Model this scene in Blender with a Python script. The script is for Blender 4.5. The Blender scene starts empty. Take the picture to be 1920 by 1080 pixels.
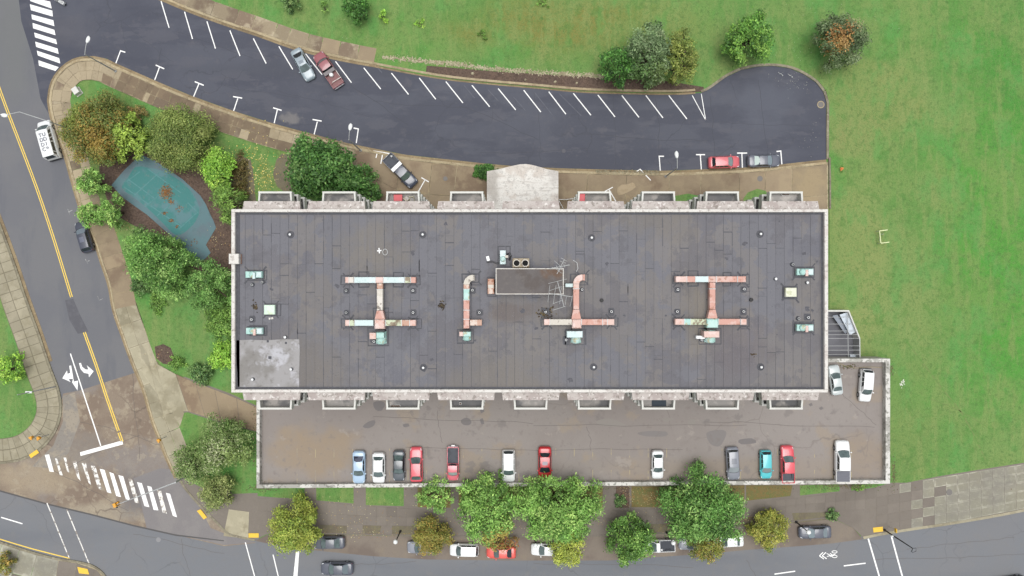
import bpy, bmesh, math, random
import numpy as np
from mathutils import Vector, Matrix
from mathutils.geometry import tessellate_polygon
R = random.Random(11)
NR = np.random.RandomState(5)
sc = bpy.context.scene
COL = sc.collection
# ------------------------------------------------------------------ camera, sky, sun, exposure
CAM_H, FPX = 112.0, 1440.0            # drone height above the street, focal length in pixels of a 1920 frame
cd = bpy.data.cameras.new('camera'); cam = bpy.data.objects.new('camera', cd); COL.objects.link(cam)
cam.location = (0, 0, CAM_H); cam.rotation_euler = (0, 0, 0)
cd.sensor_width = 36; cd.lens = 36 * FPX / 1920; cd.clip_start = 1; cd.clip_end = 3000
sc.camera = cam
SUN_EL, SUN_AZ = 88.5, 20
w = bpy.data.worlds.new('World'); sc.world = w; w.use_nodes = True
nt = w.node_tree; bg = nt.nodes['Background']
sky = nt.nodes.new('ShaderNodeTexSky'); sky.sky_type = 'NISHITA'; sky.sun_disc = False
sky.sun_elevation = math.radians(SUN_EL); sky.sun_rotation = math.radians(90 - SUN_AZ)
sky.dust_density = 4; sky.air_density = 1.2
bw = nt.nodes.new('ShaderNodeRGBToBW'); mx = nt.nodes.new('ShaderNodeMix'); mx.data_type = 'RGBA'
mx.inputs['Factor'].default_value = 0.86          # overcast: the blue is almost washed out of the sky
nt.links.new(sky.outputs[0], bw.inputs[0]); nt.links.new(sky.outputs[0], mx.inputs['A']); nt.links.new(bw.outputs[0], mx.inputs['B'])
nt.links.new(mx.outputs['Result'], bg.inputs['Color']); bg.inputs['Strength'].default_value = 0.11
sd = bpy.data.lights.new('sun', 'SUN'); sd.energy = 1.3; sd.angle = math.radians(40); sd.color = (1, .985, .96)
sun = bpy.data.objects.new('sun', sd); COL.objects.link(sun)
_a, _e = math.radians(SUN_AZ), math.radians(SUN_EL)
sun.rotation_euler = Vector((math.cos(_a)*math.cos(_e), math.sin(_a)*math.cos(_e), math.sin(_e))).to_track_quat('Z', 'Y').to_euler()
sc.view_settings.view_transform = 'Standard'; sc.view_settings.look = 'None'
sc.view_settings.gamma = 1; sc.view_settings.use_curve_mapping = False
sc.view_settings.exposure = 0.67

# ------------------------------------------------------------------ helpers
def P(px, py, z=0.0):
    s = (CAM_H - z) / FPX
    return ((px - 960) * s, (540 - py) * s, z)
def PP(pts, z=0.0): return [P(x, y, z)[:2] for x, y in pts]
def lin(v):
    v /= 255.0
    return v / 12.92 if v <= .04045 else ((v + .055) / 1.055) ** 2.4
K = 0.84
def C(c, k=None): return tuple(lin(v) * (K if k is None else k) for v in c[:3]) + (1,)

def tag(o, label=None, cat=None, group=None, kind=None):
    if label: o['label'] = label
    if cat: o['category'] = cat
    if group: o['group'] = group
    if kind: o['kind'] = kind
    return o
def thing(name, label, cat, loc=(0, 0, 0), rz=0, group=None):
    o = bpy.data.objects.new(name, None); COL.objects.link(o)
    o.empty_display_size = .3; o.location = loc; o.rotation_euler = (0, 0, rz)
    return tag(o, label, cat, group)
def link(name, me, parent=None, loc=None, rot=None):
    o = bpy.data.objects.new(name, me); COL.objects.link(o)
    if parent: o.parent = parent
    if loc is not None: o.location = loc
    if rot is not None: o.rotation_euler = rot
    return o
class G:
    """collects geometry, builds one mesh"""
    def __init__(s): s.v = []; s.f = []; s.m = []; s.mi = 0
    def add(s, vs, fs):
        n = len(s.v); s.v += [tuple(p) for p in vs]
        for f in fs: s.f.append(tuple(i + n for i in f)); s.m.append(s.mi)
        return s
    def box(s, x0, x1, y0, y1, z0, z1, bottom=True, T=None):
        vs = [(x0,y0,z0),(x1,y0,z0),(x1,y1,z0),(x0,y1,z0),(x0,y0,z1),(x1,y0,z1),(x1,y1,z1),(x0,y1,z1)]
        if T is not None: vs = [tuple(T @ Vector(p)) for p in vs]
        fs = [(4,5,6,7),(0,1,5,4),(1,2,6,5),(2,3,7,6),(3,0,4,7)]
        if bottom: fs.append((3,2,1,0))
        return s.add(vs, fs)
    def bevbox(s, x0, x1, y0, y1, z0, z1, b=.03):
        a = [(x0,y0),(x1,y0),(x1,y1),(x0,y1)]; i = [(x0+b,y0+b),(x1-b,y0+b),(x1-b,y1-b),(x0+b,y1-b)]
        vs = [(x,y,z0) for x,y in a]+[(x,y,z1-b) for x,y in a]+[(x,y,z1) for x,y in i]
        fs = [(8,9,10,11)]+[(j,(j+1)%4,4+(j+1)%4,4+j) for j in range(4)]+[(4+j,4+(j+1)%4,8+(j+1)%4,8+j) for j in range(4)]+[(3,2,1,0)]
        return s.add(vs, fs)
    def prism(s, pts, z0, z1, bottom=False):
        a = sum(pts[i][0]*pts[(i+1)%len(pts)][1]-pts[(i+1)%len(pts)][0]*pts[i][1] for i in range(len(pts)))
        if a < 0: pts = list(reversed(pts))
        n = len(pts)
        vs = [(x,y,z1) for x,y in pts]
        tri = [(0,1,2,3)] if n == 4 else [tuple(t) for t in tessellate_polygon([[Vector((x,y,0)) for x,y in pts]])]
        fx = []
        for t in tri:
            if len(t) == 3:
                A,B,D = (Vector(vs[i]) for i in t)
                if (B-A).cross(D-A).z < 0: t = (t[0],t[2],t[1])
            fx.append(t)
        if z1 - z0 > 1e-6:
            vs += [(x,y,z0) for x,y in pts]
            fx += [(n+i, n+(i+1)%n, (i+1)%n, i) for i in range(n)]
            if bottom: fx += [tuple(n+i for i in reversed(t)) for t in tri]
        return s.add(vs, fx)
    def tube(s, pts, r, n=6, cap=True):
        pts = [Vector(p) for p in pts]; rs = r if isinstance(r, (list, tuple)) else [r]*len(pts)
        vs = []; fs = []
        for i, p in enumerate(pts):
            d = (pts[min(i+1,len(pts)-1)] - pts[max(i-1,0)])
            d = d.normalized() if d.length > 1e-9 else Vector((0,0,1))
            u = d.cross(Vector((0,0,1)) if abs(d.z) < .95 else Vector((1,0,0))).normalized(); w_ = d.cross(u)
            for k in range(n):
                a = 2*math.pi*k/n; vs.append(tuple(p + (u*math.cos(a) + w_*math.sin(a))*rs[i]))
        for i in range(len(pts)-1):
            for k in range(n):
                fs.append((i*n+k, i*n+(k+1)%n, (i+1)*n+(k+1)%n, (i+1)*n+k))
        if cap: fs += [tuple(range(n-1,-1,-1)), tuple((len(pts)-1)*n+k for k in range(n))]
        return s.add(vs, fs)
    def lathe(s, prof, n=12, c=(0,0,0)):
        vs = []; fs = []
        for r, z in prof:
            for k in range(n):
                a = 2*math.pi*k/n; vs.append((c[0]+r*math.cos(a), c[1]+r*math.sin(a), c[2]+z))
        m = len(prof)
        for i in range(m-1):
            for k in range(n): fs.append((i*n+k, i*n+(k+1)%n, (i+1)*n+(k+1)%n, (i+1)*n+k))
        fs.append(tuple((m-1)*n+k for k in range(n))); fs.append(tuple(range(n-1,-1,-1)))
        return s.add(vs, fs)
    def grid(s, fn, nu, nv):
        vs = [fn(i/nu, j/nv) for j in range(nv+1) for i in range(nu+1)]
        fs = [(j*(nu+1)+i, j*(nu+1)+i+1, (j+1)*(nu+1)+i+1, (j+1)*(nu+1)+i) for j in range(nv) for i in range(nu)]
        return s.add(vs, fs)
    def mesh(s, name, mats, smooth=False):
        me = bpy.data.meshes.new(name); me.from_pydata(s.v, [], s.f)
        for m in (mats if isinstance(mats, (list, tuple)) else [mats]): me.materials.append(m)
        if isinstance(mats, (list, tuple)) and len(mats) > 1: me.polygons.foreach_set('material_index', s.m)
        if smooth: me.polygons.foreach_set('use_smooth', [True]*len(s.f))
        me.update(); return me
    def obj(s, name, mats, parent=None, smooth=False, loc=None, rot=None):
        return link(name, s.mesh(name, mats, smooth), parent, loc, rot)

def crm(pts, step=1.0, closed=False):
    """smooth a world polyline with Catmull-Rom"""
    out = []; n = len(pts)
    for i in range(n if closed else n-1):
        p0,p1,p2,p3 = (Vector(pts[(i+k) % n]) if closed else Vector(pts[max(0,min(n-1,i+k))]) for k in (-1,0,1,2))
        m = max(1, int((p2-p1).length/step))
        for k in range(m):
            t = k/m
            out.append(.5*((2*p1)+(p2-p0)*t+(2*p0-5*p1+4*p2-p3)*t*t+(3*p1-p0-3*p2+p3)*t**3))
    if not closed: out.append(Vector(pts[-1]))
    return out
def arclen(pts):
    L = [0]
    for a, b in zip(pts, pts[1:]): L.append(L[-1] + (b-a).length)
    return L
def resample(pts, n):
    pts = [Vector(p) for p in pts]; L = arclen(pts); out = []; j = 0
    for k in range(n+1):
        d = L[-1]*k/n
        while j < len(L)-2 and L[j+1] < d: j += 1
        t = (d-L[j])/max(1e-9, L[j+1]-L[j]); out.append(pts[j].lerp(pts[j+1], min(1,t)))
    return out
def offset(pts, d):
    out = []
    for i, p in enumerate(pts):
        t = (pts[min(i+1,len(pts)-1)] - pts[max(i-1,0)]).normalized()
        out.append(p + Vector((-t.y, t.x))*d)
    return out
def ribbon(g, pts, d0, d1, z0, z1):
    a, b = offset(pts, d0), offset(pts, d1); n = len(pts)
    if d0 < d1: a, b = b, a                      # a = left side
    vs = [(p.x,p.y,z1) for p in a]+[(p.x,p.y,z1) for p in b]
    fs = [(n+i, n+i+1, i+1, i) for i in range(n-1)]
    if z1-z0 > 1e-6:
        vs += [(p.x,p.y,z0) for p in a]+[(p.x,p.y,z0) for p in b]
        fs += [(i, i+1, 2*n+i+1, 2*n+i) for i in range(n-1)] + [(3*n+i, 3*n+i+1, n+i+1, n+i) for i in range(n-1)]
        fs += [(3*n, n, 0, 2*n), (n-1, 2*n-1, 4*n-1, 3*n-1)]
    g.add(vs, fs); return g

# ------------------------------------------------------------------ materials
MATS = {}
def M(name, base, rough=.85, layers=(), rnd=0., bump=None, metal=0, coat=0, spec=.5, k=None, ior=1.5):
    m = bpy.data.materials.new(name); m.use_nodes = True; nt = m.node_tree; N = nt.nodes; Lk = nt.links
    b = N['Principled BSDF']; b.inputs['Roughness'].default_value = rough; b.inputs['Metallic'].default_value = metal
    b.inputs['Coat Weight'].default_value = coat; b.inputs['Coat Roughness'].default_value = .08
    b.inputs['Specular IOR Level'].default_value = spec; b.inputs['IOR'].default_value = ior
    rgb = N.new('ShaderNodeRGB'); rgb.outputs[0].default_value = C(base, k); cur = rgb.outputs[0]
    geo = N.new('ShaderNodeNewGeometry'); pos = geo.outputs['Position']
    def mathn(op, a, b_=None, c=None, clamp=False):
        n = N.new('ShaderNodeMath'); n.operation = op; n.use_clamp = clamp
        for i, v in enumerate((a, b_, c)):
            if v is None: continue
            if isinstance(v, (int, float)): n.inputs[i].default_value = v
            else: Lk.new(v, n.inputs[i])
        return n.outputs[0]
    def mapped(sv, rz=0):
        if sv is None and not rz: return pos
        mp = N.new('ShaderNodeMapping'); mp.inputs['Scale'].default_value = sv or (1,1,1); mp.inputs['Rotation'].default_value = (0,0,rz)
        Lk.new(pos, mp.inputs[0]); return mp.outputs[0]
    def smooth(v, lo, hi):
        n = N.new('ShaderNodeMapRange'); n.interpolation_type = 'SMOOTHSTEP'
        Lk.new(v, n.inputs['Value']); n.inputs['From Min'].default_value = lo; n.inputs['From Max'].default_value = hi
        return n.outputs['Result']
    for i, l in enumerate(layers):
        kind = l[0]
        if kind == 'n':       # ('n', scale, lo, hi, colour, fac, detail, stretch, rot)
            _, s, lo, hi, col, fac = l[:6]; det = l[6] if len(l) > 6 else 5; sv = l[7] if len(l) > 7 else None; rz = l[8] if len(l) > 8 else 0
            n = N.new('ShaderNodeTexNoise'); n.noise_dimensions = '4D'; n.inputs['W'].default_value = i*3.7 + len(name)
            n.inputs['Scale'].default_value = s; n.inputs['Detail'].default_value = det; n.inputs['Roughness'].default_value = .6
            Lk.new(mapped(sv, rz), n.inputs['Vector']); f = smooth(n.outputs[0], lo, hi)
        elif kind == 'v':     # ('v', scale, width, colour, fac) cracks
            _, s, wd, col, fac = l[:5]
            nz = N.new('ShaderNodeTexNoise'); nz.inputs['Scale'].default_value = s*1.5; nz.inputs['Detail'].default_value = 4
            Lk.new(pos, nz.inputs['Vector'])
            ad = N.new('ShaderNodeVectorMath'); ad.operation = 'MULTIPLY_ADD'
            Lk.new(nz.outputs['Color'], ad.inputs[0]); ad.inputs[1].default_value = (1.0/s*.6,)*3; Lk.new(pos, ad.inputs[2])
            n = N.new('ShaderNodeTexVoronoi'); n.feature = 'DISTANCE_TO_EDGE'; n.inputs['Scale'].default_value = s
            Lk.new(ad.outputs[0], n.inputs['Vector']); f = mathn('SUBTRACT', 1, smooth(n.outputs['Distance'], 0, wd))
            br = N.new('ShaderNodeTexNoise'); br.inputs['Scale'].default_value = s*.9; Lk.new(pos, br.inputs['Vector'])
            f = mathn('MULTIPLY', f, smooth(br.outputs[0], .45, .6))
        elif kind == 's':     # ('s', x, y, rx, ry, colour, fac) a place of its own colour, ragged edge
            _, x, y, rx, ry, col, fac = l[:7]
            nz = N.new('ShaderNodeTexNoise'); nz.inputs['Scale'].default_value = 2.2/max(rx, ry); nz.inputs['Detail'].default_value = 5
            Lk.new(pos, nz.inputs['Vector'])
            sx = N.new('ShaderNodeSeparateXYZ'); Lk.new(pos, sx.inputs[0])
            dx = mathn('MULTIPLY', mathn('SUBTRACT', sx.outputs[0], x), 1/rx); dy = mathn('MULTIPLY', mathn('SUBTRACT', sx.outputs[1], y), 1/ry)
            d = mathn('SQRT', mathn('ADD', mathn('MULTIPLY', dx, dx), mathn('MULTIPLY', dy, dy)))
            d = mathn('ADD', d, mathn('MULTIPLY_ADD', nz.outputs[0], 1.6, -.8)); f = mathn('SUBTRACT', 1, smooth(d, .35, 1.15))
        elif kind == 'e':     # ('e', start, colour, fac, scale) pale weathered margins of a slab
            _, st, col, fac, s = l[:5]
            tc = N.new('ShaderNodeTexCoord'); sg_ = N.new('ShaderNodeSeparateXYZ'); Lk.new(tc.outputs['Generated'], sg_.inputs[0])
            ex = mathn('ABSOLUTE', mathn('SUBTRACT', sg_.outputs[0], .5)); ey = mathn('ABSOLUTE', mathn('SUBTRACT', sg_.outputs[1], .5))
            nz = N.new('ShaderNodeTexNoise'); nz.inputs['Scale'].default_value = s; nz.inputs['Detail'].default_value = 4; Lk.new(pos, nz.inputs['Vector'])
            d = mathn('MULTIPLY_ADD', mathn('MAXIMUM', ex, ey), 2, mathn('MULTIPLY_ADD', nz.outputs[0], .9, -.45)); f = smooth(d, st, st+.3)
        f = mathn('MULTIPLY', f, fac, clamp=True)
        mixn = N.new('ShaderNodeMix'); mixn.data_type = 'RGBA'; Lk.new(f, mixn.inputs['Factor']); Lk.new(cur, mixn.inputs['A'])
        mixn.inputs['B'].default_value = C(col, k); cur = mixn.outputs['Result']
    if rnd:
        oi = N.new('ShaderNodeObjectInfo'); hsv = N.new('ShaderNodeHueSaturation')
        Lk.new(mathn('MULTIPLY_ADD', oi.outputs['Random'], 2*rnd, 1-rnd), hsv.inputs['Value']); Lk.new(cur, hsv.inputs['Color']); cur = hsv.outputs[0]
    Lk.new(cur, b.inputs['Base Color'])
    if bump:
        n = N.new('ShaderNodeTexNoise'); n.inputs['Scale'].default_value = bump[0]; n.inputs['Detail'].default_value = 6; Lk.new(pos, n.inputs['Vector'])
        bp = N.new('ShaderNodeBump'); bp.inputs['Strength'].default_value = bump[1]; bp.inputs['Distance'].default_value = bump[2] if len(bump) > 2 else .02
        Lk.new(n.outputs[0], bp.inputs['Height']); Lk.new(bp.outputs[0], b.inputs['Normal'])
    MATS[name] = m; return m
def S(px, py, rx, ry, col, fac): x, y, _ = P(px, py); return ('s', x, y, rx/12.9, ry/12.9, col, fac)

GRASS = (92, 138, 64)
m_grass = M('grass', GRASS, .95, [
    ('n', .045, .44, .58, (124, 146, 84), .75), ('n', .03, .5, .6, (78, 144, 58), .85),
    S(1060, 50, 230, 70, (126, 122, 60), .95), S(1240, 40, 120, 50, (118, 130, 64), .8), S(1640, 190, 110, 100, (132, 140, 80), .75), S(1615, 490, 85, 190, (138, 148, 88), .9), S(1600, 250, 60, 60, (140, 142, 88), .8), S(1760, 350, 50, 60, (126, 148, 84), .6), S(1700, 600, 60, 90, (128, 148, 86), .6), S(1780, 130, 60, 70, (110, 148, 76), .6), S(1880, 400, 150, 440, (70, 146, 46), .85),
    S(1880, 100, 160, 200, (58, 128, 44), .6), S(960, 100, 60, 40, (66, 140, 56), .6), S(1700, 830, 60, 90, (112, 130, 72), .5), S(520, 330, 60, 60, (110, 112, 56), .7),
    ('n', .3, .5, .6, (138, 150, 90), .45, 5, (2.6, .45, 1), .45), ('n', .5, .54, .64, (72, 122, 52), .4, 5, (2.2, .4, 1), -.35), ('n', .13, .47, .57, (124, 144, 80), .45), ('n', .16, .52, .62, (82, 150, 72), .55, 5, (1.6, .8, 1), .3),
    ('n', .5, .48, .62, (124, 142, 80), .4), ('n', .7, .52, .66, (64, 122, 44), .45),
    ('n', 2.6, .45, .68, (104, 138, 74), .5), ('n', 2.1, .5, .7, (62, 100, 44), .5), ('n', 9, .4, .65, (128, 152, 96), .28, 3), ('n', 7, .45, .65, (60, 100, 42), .32, 3)],
    bump=(9, .6, .08))
m_soil = M('bark_mulch', (98, 82, 72), .95, [('n', .6, .45, .65, (112, 92, 78), .7), ('n', 5, .45, .6, (66, 52, 46), .7), ('n', 12, .55, .7, (140, 118, 96), .5)], bump=(12, .8, .05))
m_dry = M('dry_turf', (112, 104, 66), .95, [('n', .5, .4, .6, (92, 110, 58), .6), ('n', 3, .45, .6, (128, 100, 60), .6), ('n', 10, .5, .65, (150, 132, 84), .5)], bump=(10, .6, .05))
m_road = M('asphalt_street', (118, 121, 126), .8, [('n', .08, .4, .62, (122, 122, 124), .6), ('n', .06, .45, .65, (100, 104, 112), .6, 4, (.35, 1.6, 1), .12),
    ('n', .9, .5, .7, (124, 122, 120), .35), ('v', .12, .012, (90, 90, 92), .5), ('n', 20, .4, .7, (96, 98, 102), .45, 2)], bump=(30, .3, .01))
m_road_old = M('asphalt_side_street', (108, 109, 114), .8, [('n', .1, .42, .62, (116, 116, 118), .7), ('n', .25, .5, .68, (99, 101, 108), .6, 4, (2.2, .5, 1), -1.25),
    S(30, 60, 60, 150, (110, 112, 112), .8), ('n', 1, .55, .7, (116, 116, 118), .3), ('n', 20, .4, .7, (86, 87, 92), .45, 2)], bump=(30, .3, .01))
m_lot = M('asphalt_new_sealed', (68, 71, 84), .72, [('n', .07, .44, .58, (79, 82, 94), .85), ('n', .18, .48, .56, (62, 65, 79), .7, 6, (.4, 1.6, 1), .25), ('n', .3, .55, .6, (84, 85, 95), .6, 7, (.5, 1.5, 1), .3),
    ('n', .55, .55, .72, (94, 92, 98), .5, 6), ('v', .16, .014, (56, 58, 68), .6), ('n', 2.2, .56, .7, (92, 90, 94), .3), S(700, 130, 600, 18, (66, 69, 80), .5),
    S(545, 222, 24, 12, (124, 120, 118), .75), S(130, 60, 60, 40, (84, 84, 92), .5), S(1440, 190, 80, 55, (86, 90, 102), .6), ('n', 25, .4, .7, (62, 64, 73), .4, 2)], bump=(35, .25, .01))
m_apron = M('brown_worn_apron', (140, 126, 110), .85, [('n', .16, .44, .58, (124, 108, 94), .8), ('n', .3, .52, .6, (168, 156, 134), .65), ('n', .09, .5, .6, (136, 130, 126), .8), S(60, 900, 90, 40, (166, 152, 128), .7), S(420, 975, 90, 20, (158,148,130), .3), S(190, 960, 90, 22, (166, 156, 136), .7), ('n', .6, .56, .6, (172, 162, 142), .4, 7), 
    S(290, 930, 90, 50, (112, 110, 112), .9), S(150, 840, 60, 40, (128, 122, 116), .7), ('v', .1, .012, (98, 86, 76), .8), ('n', 2, .5, .7, (140, 124, 108), .45), ('n', 15, .4, .7, (110, 96, 86), .4, 2)], bump=(25, .3, .01))
m_bay = M('parking_bay_concrete', (128, 118, 107), .85, [('n', .2, .45, .62, (108, 96, 88), .8), ('n', .6, .5, .68, (136, 124, 108), .5), ('n', 8, .45, .7, (112, 100, 92), .4, 3)], bump=(20, .3, .01))
m_brown = M('wet_brown_concrete', (146, 130, 106), .8, [('e', .9, (166,148,112), .8, .8), S(1520, 345, 45, 45, (170, 152, 118), .8), S(900, 340, 60, 30, (140,124,98), .5), ('n', .12, .45, .58, (122, 103, 84), .85), ('n', .5, .5, .62, (158, 142, 114), .55), ('n', 2.4, .52, .72, (148, 132, 106), .5), ('n', 15, .45, .7, (114, 96, 74), .35, 3)], rnd=.12, bump=(15, .3, .02))
m_wedge = M('mottled_paving', (144, 131, 108), .85, [('e', .86, (170,158,132), .8, 1.2), S(165, 120, 60, 45, (158,148,126), .8), ('n', .2, .46, .56, (116, 100, 84), .9), ('n', .35, .52, .6, (170, 158, 134), .75), ('n', 3, .52, .7, (150, 138, 118), .5), ('n', 15, .45, .7, (112, 98, 80), .4, 3)], rnd=.22, bump=(15, .3, .02))
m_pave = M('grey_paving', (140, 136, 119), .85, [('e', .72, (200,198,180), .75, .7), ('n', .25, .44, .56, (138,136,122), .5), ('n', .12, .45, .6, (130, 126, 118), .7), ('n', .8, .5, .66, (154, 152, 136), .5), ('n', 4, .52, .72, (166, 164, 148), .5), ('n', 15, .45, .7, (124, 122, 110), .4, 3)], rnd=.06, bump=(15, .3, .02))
m_pave_s = M('shaded_grey_paving', (126, 118, 109), .85, [('e', .92, (140,132,120), .6, .9), ('n', .15, .45, .6, (114, 106, 98), .7), ('n', .8, .5, .66, (122, 114, 104), .6), ('n', 5, .55, .72, (134, 124, 106), .4), ('n', 15, .45, .7, (96, 90, 84), .4, 3)], rnd=.08, bump=(15, .3, .02))  # darker, browner tone than the other grey paving
m_pave_l = M('pale_paving', (162, 155, 132), .85, [('e', .84, (186,178,154), .7, .8), ('n', .2, .47, .58, (140, 132, 108), .8), ('n', .8, .5, .62, (176, 168, 144), .6), ('n', 4, .54, .68, (146, 138, 114), .5)], rnd=.12, bump=(15, .3, .02))
m_joint = M('sandy_joint', (168, 156, 128), .9, [('n', .4, .45, .58, (104, 94, 78), .9), ('n', 3, .45, .6, (120, 112, 90), .6)])
m_joint_d = M('dark_joint', (112, 106, 88), .9)
m_kerb = M('sandy_kerb', (176, 161, 130), .85, [('n', .5, .46, .6, (148, 131, 102), .7), ('n', 3, .5, .66, (190, 178, 150), .6), ('n', 9, .5, .65, (126, 112, 88), .5)], rnd=.14, bump=(12, .4, .02))
m_gutter = M('stained_gutter', (146, 129, 99), .85, [('n', .4, .46, .6, (120, 104, 80), .7), ('n', 2.5, .52, .66, (168, 152, 118), .6), ('n', 9, .5, .65, (110, 94, 72), .5)], rnd=.1, bump=(12, .4, .02))
m_kerb_g = M('grey_kerb', (134, 128, 108), .85, [('n', .5, .46, .6, (112, 104, 88), .8), ('n', 3, .5, .66, (164, 158, 138), .6)], rnd=.12, bump=(12, .4, .02))
m_white = M('white_road_paint', (246, 246, 244), .7, [('n', 5, .62, .75, (170, 168, 166), .6)])
m_white_w = M('worn_white_paint', (236, 234, 228), .8, [('n', 1.6, .5, .56, (132, 120, 110), .85), ('n', 8, .56, .62, (126, 118, 110), .8)])
m_white_f = M('faint_white_paint', (178, 178, 176), .8, [('n', 2.5, .45, .55, (118, 118, 120), .9)])
m_yellow = M('yellow_road_paint', (240, 206, 92), .75, [('n', 4, .6, .72, (150, 126, 80), .7)])
m_faint_y = M('faded_yellow_paint', (172, 160, 128), .85, [('n', 1.2, .44, .54, (144, 136, 128), .95)])
m_tact = M('yellow_tactile', (240, 196, 72), .8, [('n', 6, .55, .7, (214, 176, 70), .6)])
m_roof = M('bitumen_roofing', (108, 108, 114), .8, [('n', .09, .49, .52, (115, 111, 109), .75, 8), ('n', .17, .535, .555, (100, 98, 103), .6, 8), ('n', .3, .545, .57, (122, 117, 113), .5, 8), ('n', .12, .58, .61, (98, 98, 106), .6, 7), ('n', .7, .57, .6, (94, 93, 98), .5, 8),
    S(1290, 625, 60, 50, (100, 94, 97), .6), S(760, 480, 60, 50, (117, 112, 106), .8), S(960, 690, 110, 60, (116, 111, 106), .85), S(650, 660, 90, 60, (113, 108, 104), .85), S(1180, 440, 60, 40, (114,109,104), .8), S(1230, 580, 22, 60, (120, 114, 106), .9), S(960, 575, 60, 18, (98, 88, 84), .6),
    ('n', 1.1, .5, .7, (108, 108, 117), .35, 5, (3, .3, 1)), ('n', 8, .55, .7, (128, 127, 131), .45, 3), ('n', 5, .58, .66, (78, 78, 84), .5)], rnd=.035, bump=(20, .3, .01))
m_tar = M('black_tar', (62, 63, 70), .6, [('n', 3, .5, .65, (84, 84, 92), .7)], bump=(8, .4, .02))
m_memb = M('pale_roof_membrane', (152, 150, 150), .7, [('n', .28, .44, .6, (126, 123, 119), .9), ('n', .5, .52, .64, (186, 186, 192), .8), ('n', 2, .54, .68, (112, 108, 104), .6)], bump=(3, .4, .03))
m_conc = M('weathered_white_concrete', (216, 213, 207), .85, [('n', .5, .52, .62, (198, 188, 182), .6), ('n', 2.2, .54, .6, (168, 158, 152), .6, 6), ('n', 6, .6, .66, (120, 114, 106), .5)], bump=(10, .3, .02))
m_hood = M('stained_hood_concrete', (190, 182, 177), .85, [S(1480,745,90,20,(150,142,122),.9), S(1300,745,90,18,(180,168,156),.8), S(1400,383,160,16,(176,168,160),.8), S(1200,383,160,16,(178,170,166),.7), ('n', 1.0, .48, .58, (166, 154, 150), .75, 6), ('n', 2.2, .56, .62, (232, 228, 224), .7, 7), ('n', 3, .55, .61, (122, 114, 106), .65, 8)], bump=(10, .4, .02))
m_wallw = M('painted_white_render', (214, 214, 208), .8, [('n', .6, .52, .66, (198, 196, 188), .5), ('n', 5, .62, .72, (168, 162, 150), .35)])
m_facade = M('pale_facade', (188, 182, 172), .85, [('n', .4, .45, .65, (166, 160, 150), .6)])
m_deckw = M('stained_parapet', (212, 210, 204), .85, [('n', .35, .51, .56, (150, 148, 140), .75, 7), ('n', 2.5, .54, .59, (110, 110, 100), .7, 6), ('n', 8, .58, .66, (150, 146, 138), .5)], bump=(10, .4, .02))
m_deck = M('parking_deck_asphalt', (144, 137, 132), .8, [('n', .07, .45, .58, (137, 129, 124), .8), ('n', .2, .54, .62, (152, 138, 120), .6), S(600, 840, 90, 60, (150, 132, 108), .8), S(1300, 870, 300, 30, (146,132,114), .5), S(1600, 850, 60, 50, (148,132,112), .6),
    ('n', .35, .6, .66, (122, 116, 113), .7, 6), ('n', .5, .62, .67, (158, 150, 142), .6, 6), ('n', 1.2, .56, .66, (126, 117, 112), .5), ('v', .09, .01, (118, 110, 104), .6), ('n', 15, .42, .7, (130, 122, 117), .4, 2)], bump=(25, .3, .01))
m_patch = M('asphalt_patch', (126, 121, 119), .8, [('n', 2, .5, .65, (122, 114, 110), .6)])
m_stain = M('oil_stain', (112, 107, 106), .7, [('n', 3, .5, .65, (110, 104, 100), .6)])
m_dark = M('dark_metal', (52, 52, 56), .5, metal=.3)
m_black = M('black_rubber', (26, 26, 28), .6)
m_hole = M('black_void', (4, 4, 4), .9)
m_galv = M('galvanised_steel', (184, 186, 186), .5, [('n', 6, .5, .7, (138, 142, 146), .6)], metal=.2)
m_whm = M('white_enamel', (238, 240, 240), .4)
m_glass = M('window_glass', (70, 82, 88), .08, spec=.8)
m_court = M('teal_court', (64, 124, 122), .8, [('n', .3, .5, .6, (92, 128, 134), .85), ('n', 2, .54, .68, (100, 124, 122), .5), ('n', 7, .62, .72, (146, 150, 140), .5)])
m_court2 = M('faded_blue_court_margin', (92, 122, 128), .8, [('n', .4, .45, .62, (98, 112, 120), .7), ('n', 2, .54, .68, (82, 106, 108), .5), ('n', 7, .62, .72, (146, 150, 140), .5)])
m_cline = M('pale_court_line', (86, 136, 138), .8, [('n', 2, .48, .6, (72, 126, 124), .8)])
m_stone = M('pale_rubble', (176, 168, 142), .9, [('n', 2, .45, .6, (140, 130, 104), .7)], rnd=.2)
m_bark = M('bark', (104, 90, 76), .95, [('n', 6, .45, .6, (82, 70, 58), .7)])
m_leafy = M('leafy_dirt', (112, 106, 88), .95, [('n', .6, .45, .6, (104,94,82), .7), ('n', 2, .5, .62, (122,116,84), .6), ('n', 9, .55, .66, (150,134,98), .6)], bump=(12, .5, .04))
# ------------------------------------------------------------------ the setting
def structure(name, g, mat, parent=None, smooth=False):
    o = g.obj(name, mat, parent, smooth); o['kind'] = 'structure'; return o
def stuff(o): o['kind'] = 'stuff'; return o
def flat(name, pts, z, mat, parent=None, z0=None, smooth_step=None):
    w_ = PP(pts, z)
    if smooth_step: w_ = [tuple(p) for p in crm(w_, smooth_step, True)]
    return structure(name, G().prism(w_, z if z0 is None else z0, z), mat, parent)
g = G(); g.add([(-900,-900,-.02),(900,-900,-.02),(900,900,-.02),(-900,900,-.02)], [(0,1,2,3)])
ground = structure('ground', g, m_grass)

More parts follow.
